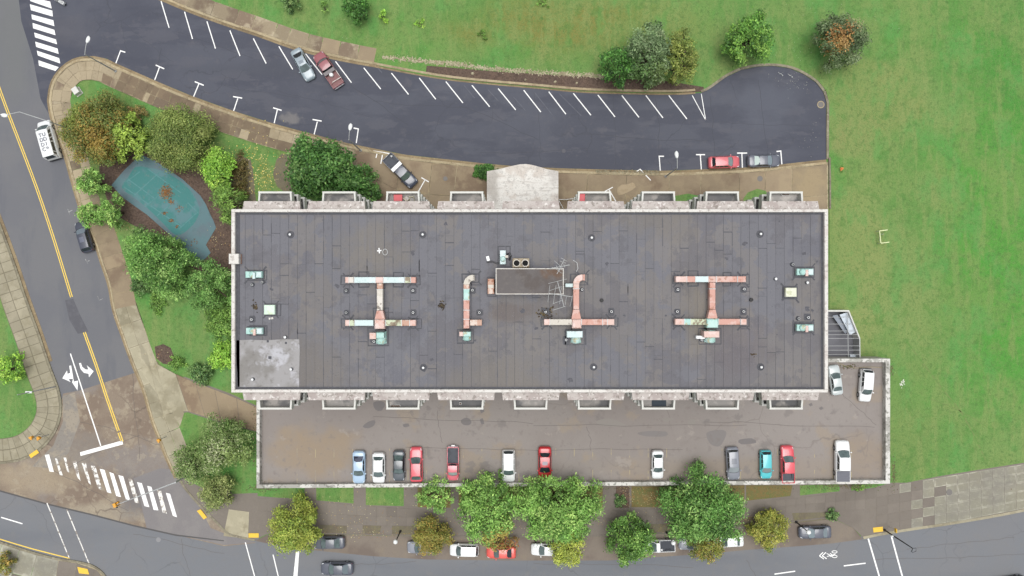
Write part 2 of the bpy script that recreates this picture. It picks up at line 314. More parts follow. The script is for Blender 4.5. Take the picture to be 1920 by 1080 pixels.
# streets ------------------------------------------------------------
side = flat('side_street', [(-260,-300),(60,-300),(50,0),(82,150),(94,215),(118,290),(148,395),(178,440),(200,490),(216,540),(240,620),(268,710),(275,740),(262,770),(118,770),(60,700),(52,560),(-20,400),(-200,-60)], .004, m_road_old)
Kw = [(148,395),(132,340),(118,290),(102,250),(92,215),(88,190),(91,165),(102,140),(124,117),(150,106),(175,105),(200,110),(218,119),(250,133),(300,155),(363,181),(438,208),(514,232),(589,252),(650,268),(700,278),(760,290),(850,300),(905,306),(960,311),(1040,315),(1140,318),(1240,320),(1330,317),(1400,314),(1466,308),(1510,303),(1549,299)]
Kn = [(200,-45),(255,-18),(305,3),(360,26),(420,48),(480,68),(560,96),(640,115),(700,126),(780,141),(850,152),(930,160),(1000,166),(1090,174),(1180,177),(1260,178),(1315,174),(1340,160),(1362,144),(1390,131),(1420,125),(1450,124),(1480,128),(1506,139),(1530,155),(1543,172),(1549,190),(1549,240),(1549,299)]
lot = flat('access_road', [(28,-60)] + [(200,-60)] + Kn + list(reversed(Kw[4:])) + [(76,185),(62,110),(40,40)], .008, m_lot)
apron_top = [(118,738),(150,732),(200,716),(250,700),(266,697)]
flat('junction_apron', apron_top + [(290,765),(308,830),(320,870),(345,915),(375,950),(410,985),(430,1004),(480,1018),(420,1024),(330,1003),(250,985),(170,964),(90,945),(0,920),(-120,890),(-120,830),(0,865),(40,850),(85,820),(112,780)], .012, m_apron)
road = flat('main_street', [(-300,850),(-120,886),(0,918),(90,943),(170,962),(250,983),(330,1001),(420,1012),(428,998),(480,1008),(530,1020),(590,1031),(700,1042),(800,1048),(960,1050),(1140,1050),(1240,1043),(1330,1037),(1400,1030),(1500,1023),(1560,1018),(1600,1010),(1640,999),(1700,989),(1800,973),(1920,951),(2100,908),(2400,850),(2500,1500),(-300,1500)], .008, m_road)
flat('parking_bay', [(478,1014),(500,1003),(560,1003),(600,1002),(700,1004),(800,1006),(960,1008),(1140,1006),(1240,1001),(1330,996),(1400,990),(1500,978),(1560,972),(1600,990),(1618,1011),(1560,1019),(1500,1024),(1400,1031),(1330,1038),(1240,1044),(1140,1051),(960,1051),(800,1049),(700,1043),(590,1032),(530,1025)], .012, m_bay)
flat('dark_road_patch', [(122,563),(137,560),(150,590),(166,622),(146,626),(130,600)], .009, M('dark_patch', (88,88,94), .8, [('n', 1, .45, .62, (100,100,106), .6)]), side)

# lawns and beds -----------------------------------------------------
LZ = .11
north = [p for p in Kn]
lawn_n = [(-60,-400),(-60,-260),(200,-140),(330,-30),(390,-2),(440,20),(500,46),(560,66),(610,80),(660,92),(690,104),(712,124),(780,138),(850,149),(930,157),(1000,163),(1090,171),(1180,174),(1260,175),(1313,171),(1337,157),(1360,141),(1388,128),(1420,121),(1450,120),(1482,124),(1510,135),(1535,152),(1549,170),(1554,190),(1554,300),(1555,393),(1555,660),(1640,690),(1660,905),(1700,905),(1760,893),(1840,880),(1930,866),(2100,835),(2600,730),(2900,-900),(-60,-900)]
flat('north_lawn', lawn_n, LZ, m_grass, z0=0)
wedge_in = [(142,330),(132,285),(126,240),(127,205),(133,182),(140,168),(152,155),(165,151),(182,154),(205,165),(240,184),(290,207),(350,232),(407,250),(470,268),(520,282),(580,292),(640,300),(672,318),(700,350),(722,390),(722,420),(480,420),(480,760),(430,737),(345,706),(291,676),(265,595),(250,552),(235,505),(212,435),(170,400)]
flat('garden_lawn', wedge_in, LZ, m_grass, z0=0)
flat('planting_bed', [(186,296),(215,262),(270,268),(330,285),(390,300),(420,330),(440,420),(440,515),(400,512),(352,500),(300,455),(255,425),(215,400),(196,360)], LZ+.012, m_soil, smooth_step=1.5)
flat('shrub_bed', [(446,290),(470,300),(478,360),(478,400),(430,400),(426,330)], LZ+.008, m_leafy, smooth_step=1.5)
flat('bare_soil_patch', [(290,650),(306,645),(320,652),(326,668),(322,684),(306,682),(293,672)], LZ+.008, m_soil, smooth_step=1)
flat('round_tree_bed', [(518,300),(528,288),(545,290),(560,310),(555,350),(540,365),(520,350),(512,325)], LZ+.008, m_leafy, smooth_step=1)
flat('stone_edged_bed', [(800,123),(850,127),(930,134),(1000,138),(1090,143),(1140,146),(1250,152),(1320,163),(1318,172),(1260,174),(1180,173),(1090,170),(1000,162),(930,156),(850,148),(798,139)], LZ+.008, m_soil)
flat('corner_lawn', [(335,775),(352,773),(420,795),(490,812),(490,924),(436,926),(420,905),(380,915),(350,900),(330,860),(322,820)], LZ, m_grass, z0=0)
flat('west_lawn', [(-120,540),(0,560),(8,540),(20,575),(44,635),(66,695),(82,755),(78,785),(58,810),(28,828),(0,830),(-120,830)], LZ, m_grass, z0=0)
flat('far_corner_lawn', [(-100,980),(0,1020),(40,1034),(60,1045),(66,1090),(60,1130),(-100,1130)], LZ, m_grass, z0=0)
for pts, mt in ([[(483,914),(571,914),(571,935),(520,933),(483,930)], m_grass], [[(593,914),(663,914),(663,944),(593,938)], m_grass], [[(686,914),(757,914),(757,949),(686,947)], m_grass],
                [[(783,914),(845,914),(845,952),(783,951)], m_dry], [[(1155,912),(1180,912),(1180,952),(1155,952)], m_soil], [[(1184,912),(1247,912),(1247,951),(1184,951)], m_dry],
                [[(1250,912),(1396,910),(1396,940),(1250,950)], m_dry], [[(1399,910),(1486,910),(1482,930),(1399,939)], m_dry], [[(1500,910),(1574,908),(1574,921),(1500,929)], m_grass], [[(1596,908),(1663,907),(1640,914),(1596,920)], m_grass],
                [[(860,914),(1130,912),(1130,955),(860,953)], m_dry]):
    flat('strip_lawn', pts, LZ+.01, mt, z0=0)
flat('apron_patch', [(395,990),(430,1004),(480,1017),(420,1022),(330,1002),(275,990),(268,960),(262,930),(250,897),(300,878),(318,880),(345,917),(375,952)], .0135, M('grey_repair_asphalt', (126,122,122), .8, [('n', .3, .48, .6, (134,130,128), .7), ('n', 6, .5, .66, (114,110,110), .4)]))
flat('apron_patch', [(118,742),(140,736),(150,790),(128,850),(96,878),(60,875),(100,835),(118,790)], .0135, M('pale_worn_asphalt', (136,130,122), .8, [('n', .5, .48, .58, (156,146,130), .8), ('n', 3, .54, .62, (120,112,104), .5)]))
for pts, mt in ([[(600,984),(650,986),(650,1000),(600,999)], m_leafy], [[(680,985),(715,986),(712,1001),(680,1000)], m_leafy], [[(735,986),(775,987),(775,1003),(735,1002)], m_leafy],
                [[(1485,962),(1574,960),(1570,972),(1490,981)], m_leafy], [[(1190,985),(1280,980),(1280,996),(1190,1000)], m_leafy], [[(1380,972),(1470,964),(1470,978),(1380,987)], m_leafy]):
    flat('kerbside_bed', pts, .127, mt, z0=0)
_mark = 0
# pavement beds (what shows in the joints) -----------------------------
PZ = .105
flat('forecourt', [(640,262)] + [(x, y+7) for x, y in Kw[19:]] + [(1553,303),(1553,400),(1553,440),(700,440),(735,400),(705,350),(676,318),(650,300),(600,292)], PZ, m_joint, z0=0)
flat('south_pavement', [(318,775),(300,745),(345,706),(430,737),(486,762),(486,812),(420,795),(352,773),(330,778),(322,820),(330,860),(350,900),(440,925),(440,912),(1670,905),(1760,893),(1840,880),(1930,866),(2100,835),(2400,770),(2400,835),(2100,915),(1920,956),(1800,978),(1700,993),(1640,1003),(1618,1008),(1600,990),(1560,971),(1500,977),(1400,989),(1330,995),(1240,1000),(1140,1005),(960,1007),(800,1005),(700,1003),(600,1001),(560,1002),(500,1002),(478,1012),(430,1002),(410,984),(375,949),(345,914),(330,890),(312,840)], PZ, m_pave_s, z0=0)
def wpoly(name, line, d0, d1, z, mat):
    g = G(); ribbon(g, line, d0, d1, 0, z); return structure(name, g, mat)
KW = crm(PP(Kw), 1.0); KN = crm(PP(Kn), 1.0)
i_split = min(range(len(KW)), key=lambda i: (KW[i]-Vector(P(660,270)[:2])).length)
KWa = KW[:i_split+1]
# Kw runs with the lot on its left: the pavement is on its right (negative offsets)
wedge = wpoly('wedge_pavement', KWa, -.7, -3.5, PZ, m_joint)
NS = crm(PP([(200,-45),(255,-18),(305,3),(360,26),(420,48),(480,68),(560,96),(640,115),(700,127)]), 1.0)
npave = wpoly('north_pavement', NS, .7, 2.9, PZ, m_joint)
ES = crm(PP([(150,400),(175,440),(192,490),(207,535),(215,580),(232,630),(250,680),(270,728),(288,790),(302,825),(316,862),(332,895)]), 1.0)
epave = wpoly('side_street_pavement', ES, .1, 3.3, PZ, m_joint)
WS = crm(PP([(-60,300),(-20,370),(2,420),(28,490),(50,556),(75,625),(97,690),(112,730),(117,765),(110,800),(88,834),(55,858),(20,868),(-20,868),(-100,850)]), 1.0)
wpave = wpoly('west_pavement', WS, -.3, -3.7, .114, m_joint_d)
FS = crm(PP([(-60,995),(0,1014),(60,1033),(110,1046),(140,1050),(165,1055),(190,1068),(205,1090),(215,1130)]), 1.0)
fpave = wpoly('far_corner_pavement', FS, -.3, -7.5, PZ, m_joint)

def slab(parent, quad, z0, z1, mat, gap=.02, name='paving_slab'):
    c = sum((Vector(p) for p in quad), Vector((0,0)))/4
    q = []
    for p in quad:
        d = (Vector(p)-c); L = d.length; q.append(c + d*(1-gap*1.4/max(L,.1)))
    top = [(p-c)*.985 + c for p in q]
    a = sum(q[i].x*q[(i+1)%4].y-q[(i+1)%4].x*q[i].y for i in range(4))
    if a < 0: q.reverse(); top.reverse()
    dz = R.uniform(-.004, .004)
    vs = [(p.x,p.y,z0) for p in q]+[(p.x,p.y,z1+dz) for p in top]
    fs = [(4,5,6,7)]+[(i,(i+1)%4,4+(i+1)%4,4+i) for i in range(4)]
    ang = math.atan2(q[1].y-q[0].y, q[1].x-q[0].x); ca, sa = math.cos(-ang), math.sin(-ang)
    vs = [((x_-c.x)*ca-(y_-c.y)*sa, (x_-c.x)*sa+(y_-c.y)*ca, z_) for x_, y_, z_ in vs]
    return G().add(vs, fs).obj(name, mat, parent, loc=(c.x, c.y, 0), rot=(0,0,ang))
def off(L, d): return offset(resample(L, 400), d)
def slabs(parent, A, B, n, rows, mats, z0=None, z1=.125, jit=.0, gap=.02, name='paving_slab', irregular=0., matfn=None):
    z0 = PZ if z0 is None else z0
    ts = [0]
    while len(ts) <= n: ts.append(ts[-1] + 1 + R.uniform(-irregular, irregular))
    ts = [t/ts[-1] for t in ts]
    A, B = (A if len(A) == 401 else resample(A, 400)), (B if len(B) == 401 else resample(B, 400))
    at = lambda L, t: L[min(399, int(t*400))].lerp(L[min(400, min(399, int(t*400))+1)], t*400-min(399, int(t*400)))
    for r in range(rows):
        f0, f1 = r/rows, (r+1)/rows
        for i in range(n):
            a0, a1, b0, b1 = at(A, ts[i]), at(A, ts[i+1]), at(B, ts[i]), at(B, ts[i+1])
            m = mats[0] if len(mats) == 1 or R.random() > .4 else R.choice(mats[1:])
            if matfn: m = matfn(i, r) or m
            slab(parent, [a0.lerp(b0, f0), a1.lerp(b1, f0), a1.lerp(b1, f1), a0.lerp(b0, f1)], z0, z1, m, gap, name)
m_slabl = M('pale_sandy_slab', (168, 154, 128), .85, [('e', .9, (150,134,108), .6, 1.2), ('n', .5, .48, .6, (152,138,112), .7), ('n', 6, .52, .66, (140,126,102), .5)], rnd=.08, bump=(15, .3, .02))
m_slabd = M('dark_brown_slab', (122, 106, 86), .85, [('e', .84, (166,150,120), .8, 1.2), ('n', .5, .48, .6, (108,92,76), .7), ('n', 6, .52, .66, (136,120,98), .4)], rnd=.08, bump=(15, .3, .02))
ih = int(len(KWa)*.40)
slabs(wedge, off(KWa[:ih+1], -.74), off(KWa[:ih+1], -3.46), 22, 2, [m_slabl, m_slabl, m_wedge], irregular=.5)
slabs(wedge, off(KWa[ih:], -.74), off(KWa[ih:], -3.46), 30, 2, [m_slabd, m_slabl, m_wedge, m_slabd], irregular=.6)
slabs(npave, off(NS, .74), off(NS, 2.86), 15, 1, [m_wedge, m_brown], irregular=.3, gap=.03)
EM = min(range(len(ES)), key=lambda i: (ES[i]-Vector(P(212,585)[:2])).length)
slabs(epave, off(ES[:EM+1], .14), off(ES[:EM+1], 3.26), 8, 1, [m_brown], irregular=.25)
slabs(epave, off(ES[EM:], .14), off(ES[EM:], 3.26), 9, 2, [m_pave_l], irregular=.25)
m_westp = M('west_concrete', (152, 145, 124), .85, [('e', .8, (128,120,98), .5, .6), ('n', .25, .46, .58, (168,160,138), .7), ('n', 1, .5, .62, (136,128,104), .5), ('n', 8, .5, .66, (132,126,106), .4)], rnd=.07, bump=(15, .3, .02))
slabs(wpave, off(WS, -.34), off(WS, -3.66), 44, 2, [m_westp], irregular=.15, gap=.03)
slabs(fpave, off(FS, -.34), off(FS, -7.46), 9, 2, [m_pave, m_pave_s], irregular=.25)
spave = thing('paved_walk', 'long grey paved walk of square slabs between parking deck and main street', 'pavement'); spave['kind'] = 'structure'
U = PP([(483,934),(571,936),(660,947),(760,953),(880,957),(1000,959),(1120,959),(1245,953),(1330,949),(1400,943),(1500,933),(1640,915)]); D = PP([(483,982),(600,983),(760,985),(1000,988),(1245,982),(1400,968),(1500,958),(1640,953)])
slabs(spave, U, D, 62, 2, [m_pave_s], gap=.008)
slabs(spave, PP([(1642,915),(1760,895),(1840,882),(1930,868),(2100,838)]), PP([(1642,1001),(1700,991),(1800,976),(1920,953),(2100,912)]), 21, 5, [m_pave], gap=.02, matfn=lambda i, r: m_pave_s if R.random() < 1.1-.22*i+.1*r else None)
slabs(spave, PP([(575,1000),(575,984)]), PP([(484,1000),(484,984)]), 1, 3, [m_pave_s])
path = thing('garden_path', 'curved brown concrete path running from the side street to the building corner', 'path'); path['kind'] = 'structure'
slabs(path, PP([(292,680),(345,709),(430,740),(486,765)]), PP([(318,772),(352,771),(420,792),(486,810)]), 5, 1, [m_brown], irregular=.3, gap=.03, matfn=lambda i, r: m_pave_l if i == 0 else None)
slabs(path, PP([(262,640),(291,678)]), PP([(268,700),(318,770)]), 2, 2, [m_pave_l], z1=.13)
slabs(path, PP([(305,735),(332,712)]), PP([(338,800),(346,775)]), 1, 1, [m_pave_l], z1=.132)
fore = thing('forecourt_paving', 'large brown concrete panels with sandy joints in front of the entrance', 'paving'); fore['kind'] = 'structure'
KF = KW[i_split:]
fk = offset(KF, -.75)
slabs(fore, [p for p in fk], PP([(676,350),(735,415),(800,425),(1000,427),(1300,427),(1551,425)]), 13, 2, [m_brown], irregular=.35, gap=.035, name='concrete_panel')
for pts in ([(1262,368),(1290,363),(1310,367),(1310,400),(1262,400)], [(1394,372),(1402,361),(1420,354),(1436,358),(1442,372),(1436,400),(1394,400)]):
    flat('kerbside_grass', pts, .14, m_grass, z0=0)
flat('concrete_repair', [(1160,366),(1158,352),(1166,346),(1176,346),(1186,342),(1190,345),(1192,351),(1178,360)], .133, M('pale_repair', (176,158,130), .9, [('n', 2, .45, .6, (160,142,112), .6)]), smooth_step=.5)
# kerbs: single stones -------------------------------------------------
def kerb(label, line, d0, d1, z, mat, seg=3.0, gap=.02):
    k = thing('kerb', label, 'kerb'); k['kind'] = 'structure'
    L = arclen(line)[-1]; n = max(1, int(L/seg)); pts = resample(line, n*4)
    for i in range(n):
        sub = pts[i*4:i*4+5]
        d = (sub[-1]-sub[-2]).normalized(); sub = sub[:-1] + [sub[-1]-d*gap]
        g = G(); ribbon(g, sub, d0, d1, 0, z + R.uniform(-.004, .004)); g.obj('kerb_stone', mat, k)
    return k
kerb('sandy gutter along the south edge of the access road', KW, 0, -.36, .03, m_gutter)
kerb('sandy kerb along the south edge of the access road', KW, -.36, -.7, .15, m_kerb)
i_n = min(range(len(KN)), key=lambda i: (KN[i]-Vector(P(1313,174)[:2])).length)
kerb('sandy gutter along the north edge of the access road', KN[:i_n], 0, .38, .03, m_gutter)
kerb('sandy kerb along the north edge of the access road', KN[:i_n], .38, .7, .15, m_kerb)
kerb('grey kerb round the turning head', KN[i_n:], 0, .35, .15, m_kerb_g)
kerb('low pale wall line between turning head lawn and forecourt', [Vector(P(*p)[:2]) for p in ((1554,296),(1555,340),(1555,392))], -.1, .15, .28, m_kerb_g)
kerb('stained gutter on the east side of the side street', ES, .1, -.42, .03, m_gutter)
kerb('kerb on the east side of the side street', ES, .12, -.1, .15, m_kerb)
kerb('kerb round the west corner pavement', WS, .0, -.3, .15, m_kerb_g)
kerb('gutter round the west corner pavement', WS[:int(len(WS)*.55)], .45, .0, .03, m_gutter)
kerb('kerb at the far bottom left corner', FS, .0, -.3, .15, m_kerb_g)
SB = crm(PP([(332,893),(345,915),(375,950),(410,985),(430,1003),(478,1014)]), 1.0)
kerb('kerb round the south west corner of the block', SB, 0, .3, .15, m_kerb_g)
SB2 = crm(PP([(600,1001),(700,1003),(800,1005),(960,1007),(1140,1005),(1240,1000),(1330,995),(1400,989),(1500,977),(1560,971)]), 1.0)
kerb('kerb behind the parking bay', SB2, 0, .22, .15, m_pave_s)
SB3 = crm(PP([(1618,1008),(1640,1003),(1700,993),(1800,978),(1920,956),(2100,915)]), 1.0)
kerb('pale kerb along the east end of the main street', SB3, -.2, .18, .15, m_pave_l)
flat('pale_ramp_slab', [(429,955),(467,960),(465,1010),(419,1005)], .131, m_pave_l, z0=0)
flat('asphalt_joint_strip', [(-120,889),(0,919),(90,944),(170,963),(250,984),(330,1002),(420,1013),(420,1015),(330,1005),(250,987),(170,966),(90,947),(0,922),(-120,892)], .016, M('dark_edge', (84,82,82), .8), road)

# ------------------------------------------------------------------ painted markings
MZ = .02
def mark(name, pts, mat, parent, z=MZ): 
    return structure(name, G().prism(PP(pts, z), z, z), mat, parent)
def line(name, a, b, wpx, mat, parent, z=MZ):
    A, B = Vector(P(*a, z)[:2]), Vector(P(*b, z)[:2]); d = (B-A).normalized(); n = Vector((-d.y, d.x))*wpx/12.9/2
    return structure(name, G().prism([tuple(A+n), tuple(B+n), tuple(B-n), tuple(A-n)], z, z), mat, parent)
for q in [[(56,-6),(94,3),(97,16),(57,2)],[(56,8),(98,20),(99,31),(58,19)],[(59,27),(100,38),(102,49),(60,36)],[(61,43),(102,56),(104,66),(62,53)],[(64,61),(105,74),(107,83),(66,70)],[(66,78),(108,91),(110,101),(68,88)],[(69,95),(111,109),(113,119),(71,104)],[(72,113),(110,126),(104,133),(73,123)]]:
    mark('crosswalk_bar', q, m_white, lot)
WB = [[(84,853),(92,852),(101,885),(93,884)],[(103,859),(107,860),(118,892),(112,890)],[(119,858),(124,858),(130,886),(126,884)],[(136,865),(143,864),(151,902),(145,895)],[(153,868),(161,868),(171,910),(166,905)],[(170,873),(179,874),(192,919),(184,916)],[(187,879),(196,881),(209,925),(201,923)],[(205,885),(213,888),(227,932),(218,930)],[(222,891),(231,893),(244,938),(236,936)],[(240,897),(248,899),(261,944),(253,942)],[(257,904),(266,906),(280,951),(271,949)],[(276,911),(284,913),(297,957),(288,956)],[(294,918),(302,920),(313,963),(305,961)],[(311,924),(319,926),(332,970),(324,967)]]
for i, q in enumerate(WB): mark('crosswalk_bar', q, m_white_w if i in (1,2,3,4,5,9,12) else m_white, road, .022)
mark('stop_line', [(150,848),(229,826),(231,833),(151,855)], m_white, side, .022)
mark('stop_line', [(555,1034),(561,1034),(557,1090),(549,1090)], m_white, road)
def polyline(name, pts, wpx, mat, parent, off=0, z=MZ):
    g = G(); ln = crm([Vector(P(*p, z)[:2]) for p in pts], 2); ribbon(g, ln, off-wpx/12.9/2, off+wpx/12.9/2, z, z); return structure(name, g, mat, parent)
for off in (-.14, .14):
    polyline('double_yellow_line', [(-62,-10),(0,170),(40,276),(70,356),(102,452),(134,557)], 1.7, m_yellow, side, off)
    polyline('double_yellow_line', [(158,623),(180,684),(200,745),(222,808)], 1.9, m_yellow, side, off, .022)
    polyline('double_yellow_line', [(223,811),(229,828)], 1.9, m_yellow, side, off, .022)
polyline('lane_line', [(132,663),(160,748),(189,836)], 2.2, m_white, side, 0, .022)
polyline('edge_line', [(-30,1003),(0,1011),(60,1029),(131,1047)], 2, m_yellow, road)
Z4 = lambda pts: [(90+x/4.906, 640+y/4.906) for x, y in pts]
mark('turn_arrow', Z4([(285,200),(303,198),(315,235),(345,258),(372,260),(357,220),(420,275),(378,330),(372,298),(330,290),(300,255)]), m_white, side, .022)
mark('turn_arrow', Z4([(195,225),(213,222),(238,370),(276,362),(272,452),(222,378),(230,345),(205,345),(190,350),(210,375),(132,340),(175,268),(180,300),(205,290)]), m_white, side, .022)
for a, b in (((88,943),(130,1047)), ((125,955),(167,1057)), ((460,1017),(480,1090)), ((512,1040),(524,1090))): line('crossing_line', a, b, 2, m_white_w if a[0] < 200 else m_white, road)
for a, b in (((1628,1010),(1652,1092)), ((1671,1004),(1695,1092))): line('crossing_line', a, b, 2.8, m_white, road)
for a, b in (((1452,1076.5),(1491,1071)), ((1582,1061),(1623,1056)), ((2,970),(42,982))): line('lane_dash', a, b, 2.2, m_white, road)
NP = [((293,-22),(303,2)),((302,2),(317,52)),((346,22),(361,73)),((388,40),(404,91)),((431,57),(450,105)),((475,72),(499,119)),((523,87),(549,130)),((573,101),(604,140)),((629,115),(659,155)),((682,127),(714,167)),((734,137),(766,177)),((786,146),(817,186)),((836,153),(868,193)),((885,160),(918,200)),((934,166),(967,206)),((982,169),(1014,210)),((1029,172),(1061,214)),((1075,175),(1108,216)),((1121,178),(1153,219)),((1166,179),(1198,220)),((1211,179),(1243,221)),((1254,179),(1288,223)),((1298,179),(1323,225)),((1315,176),(1323,225))]
for a, b in NP[1:]: line('stall_line', a, b, 1.9 if a[0] < 1298 else 1.4, m_white, lot)
TS = [(((217,119),(226,95)), ((225,95),(235,98))), (((290,150),(299,126)), ((292,122),(308,129))), (((363,181),(373,157)), ((365,153),(382,160))), (((438,208),(446,184)), ((437,181),(454,184))), (((514,231),(520,206)), ((512,202),(528,207))), (((589,252),(595,228)), ((586,224),(603,227))), (((668,268),(672,241)), ((663,240),(673,242))),
      (((1238,320),(1236,293)), ((1235,293),(1245,293))), (((1315,318),(1313,290)), ((1305,290),(1322,290))), (((1392,315),(1391,287)), ((1382,287),(1401,287))), (((1466,308),(1464,283)), ((1456,284),(1465,283)))]
for a, b in TS: line('stall_line', *a, 1.9, m_white, lot); line('stall_tick', *b, 2.2, m_white, lot, MZ+.003)
for a, b in (((700,283),(737,289)), ((705,296),(708,284)), ((714,307),(718,286)), ((724,297),(726,288)), ((797,337),(783,362)), ((790,333),(804,341)), ((1220,338),(1200,317)), ((1201,317),(1193,322)), ((1155,378),(1142,356)), ((1134,359),(1149,351))):
    line('stall_line', a, b, 1.8, m_white, fore, .137+.0005*(a[0] % 7))
for a, b in (((127,392),(131,402)), ((129,397),(136,394)), ((160,486),(165,495)), ((162,491),(169,488)), ((183,555),(186,563)), ((186,563),(193,560))): line('stall_tick', a, b, 1.1, m_white_f, side, MZ+.002*(a[0] % 2))
Z9 = lambda x, y: (1500+x/9.6, 970+y/9.6)
for pl in ([(415,630),(350,693),(430,750)], [(468,630),(400,693),(480,745)]):
    for q in range(2): line('cycle_chevron', Z9(*pl[q]), Z9(*pl[q+1]), 1.7, m_white, road, MZ+.002*q)
for k, (cx, cy) in enumerate(((622,622), (622,704))):
    g = G(); c0 = Vector(P(*Z9(cx, cy), MZ)[:2]); pts = [c0+Vector((.38*math.cos(t), .17*math.sin(t))) for t in [i*math.pi/8 for i in range(17)]]
    ribbon(g, pts, -.045, .045, MZ, MZ); structure('cycle_wheel', g, m_white, road)
for k, (a, b) in enumerate((((480,650),(560,690)), ((485,705),(570,680)), ((540,645),(600,690)), ((540,705),(600,690)), ((560,688),(640,660)))): line('cycle_frame', Z9(*a), Z9(*b), 1.3, m_white, road, MZ+.001*k)
for nm, q in (('tactile_pad', [(54,853),(69,843),(73,849),(58,859)]), ('tactile_pad', [(369,958),(376,955),(388,970),(382,974)]), ('tactile_pad', [(466,1000),(485,1000),(485,1008),(466,1008)]), ('tactile_pad', [(1637,989.5),(1655,987.5),(1656,996.5),(1638,998.5)]), ('tactile_pad', [(145,1063),(164,1067),(167,1077),(148,1075)])):
    g = G(); g.prism(PP(q, .165), .12, .165)
    g.obj(nm, m_tact, spave)
# manholes
def disc(name, px, py, r, z, mat, parent, ring=None):
    x, y, _ = P(px, py, z); g = G().lathe([(r, 0), (r, .012), (r*.93, .016)], 20, (x, y, z-.012)); o = structure(name, g, mat, parent)
    if ring: g = G(); pts = [Vector((x+(r+.06)*math.cos(t*math.pi/12), y+(r+.06)*math.sin(t*math.pi/12))) for t in range(25)]; ribbon(g, pts, -.06, .06, z, z+.012); structure('manhole_ring', g, ring, parent)
disc('manhole_cover', 835, 335, .33, .142, m_galv and M('worn_iron', (112,108,104), .6), fore)
disc('manhole_cover', 1425, 335, .4, .142, MATS['worn_iron'], fore)
disc('manhole_cover', 1539, 196, .42, .022, MATS['worn_iron'], lot, m_kerb)
disc('manhole_cover', 297, 1012, .35, .022, M('patched_asphalt', (138,138,140), .8), road)
disc('manhole_cover', 1057, 283, .3, .022, M('dark_iron', (76,76,84), .6), lot)
disc('manhole_cover', 1780, 923, .45, .137, MATS['worn_iron'], spave)

polyline('worn_track', [(1700,640),(1760,720),(1808,782),(1852,870)], 2.2, M('worn_track', (112,132,76), .95, [('n', 1.2, .45, .58, (90,136,62), .8)]), ground, 0, LZ+.006)
polyline('worn_track', [(1735,745),(1790,765),(1850,800)], 1.5, MATS['worn_track'], ground, 0, LZ+.006)
m_ghost = M('ghost_line', (92, 94, 104), .75, [('n', 2, .45, .55, (80,82,92), .8)])
for a, b in (((963,182),(986,208)), ((1002,173),(1036,216)), ((1048,175),(1090,217)), ((700,118),(716,136)), ((915,168),(935,190)), ((870,160),(890,184))): line('ghost_line', a, b, 1.6, m_ghost, lot, MZ-.004)
m_crack = M('sealed_crack', (58, 60, 69), .7)
m_crackd = M('old_crack', (96, 90, 86), .8)
def crack(x0, y0, x1, y1, z, mat, parent, wd=.05):
    n_ = 14; A, B = Vector((x0, y0)), Vector((x1, y1)); d = (B-A); nn = Vector((-d.y, d.x)).normalized(); o_ = 0; pts = []
    for i in range(n_+1): o_ += R.uniform(-2.2, 2.2); pts.append(tuple(A + d*i/n_ + nn*o_))
    g = G(); ribbon(g, [Vector(P(*p, z)[:2]) for p in pts], -wd/2, wd/2, z, z); structure('crack', g, mat, parent)
for i_, q in enumerate(((230,40,330,110),(330,60,470,120),(420,160,560,190),(520,170,700,215),(700,190,880,205),(860,200,1010,262),(900,285,1100,275),(1000,172,1005,300),(1150,180,1160,312),(1230,185,1235,300),(1333,180,1336,305),(1080,250,1330,262),(1420,150,1428,300),(1350,230,1530,236),(640,140,760,240),(300,90,300,150))): crack(*q, .0125+.0004*i_, m_crack, lot, R.uniform(.035,.06))
for i_, q in enumerate(((250,1000,420,1040),(340,1010,350,1085),(600,1060,780,1050),(1000,1055,1300,1060),(1400,1050,1420,1085),(1700,1030,1900,1000),(1640,1050,1920,1030))): crack(*q, .0125+.0004*i_, m_crackd, road, .045)
for i_, q in enumerate(((120,880,260,812),(150,790,300,838),(250,700,262,860),(90,880,240,960))): crack(*q, .0165+.0004*i_, m_crackd, road, .05)
# rubble edging, leaves ------------------------------------------------
def rubble(name, line_px, wpx, n, smin, smax, mat, z, label=None):
    ln = resample([Vector(P(*p)[:2]) for p in line_px], 300); g = G()
    for _ in range(n):
        i = R.randrange(300); p = ln[i]; q = ln[i+1]; d = (q-p).normalized(); nn = Vector((-d.y, d.x))
        c = p.lerp(q, R.random()) + nn*R.gauss(0, .33)*wpx/12.9; s = R.uniform(smin, smax); a = R.uniform(0, 3.1)
        vs = []
        for k in range(5):
            t = a+k*1.2566; rr = s*R.uniform(.7, 1.2); vs.append((c.x+rr*math.cos(t), c.y+rr*math.sin(t), z))
        for k in range(5): vs.append(((vs[k][0]-c.x)*.6+c.x, (vs[k][1]-c.y)*.6+c.y, z+s*R.uniform(.5, .9)))
        g.add(vs, [(5,6,7,8,9)]+[(k,(k+1)%5,5+(k+1)%5,5+k) for k in range(5)])
    return stuff(g.obj(name, mat))
rubble('rubble_edging', [(718,107),(760,112),(800,116),(850,120),(900,127),(960,133),(1010,136),(1060,139),(1100,142),(1150,146)], 7, 1500, .05, .15, m_stone, LZ)
rubble('gutter_gravel', [(1117,322),(1160,324),(1200,325),(1235,325)], 6, 500, .04, .1, m_stone, .12)
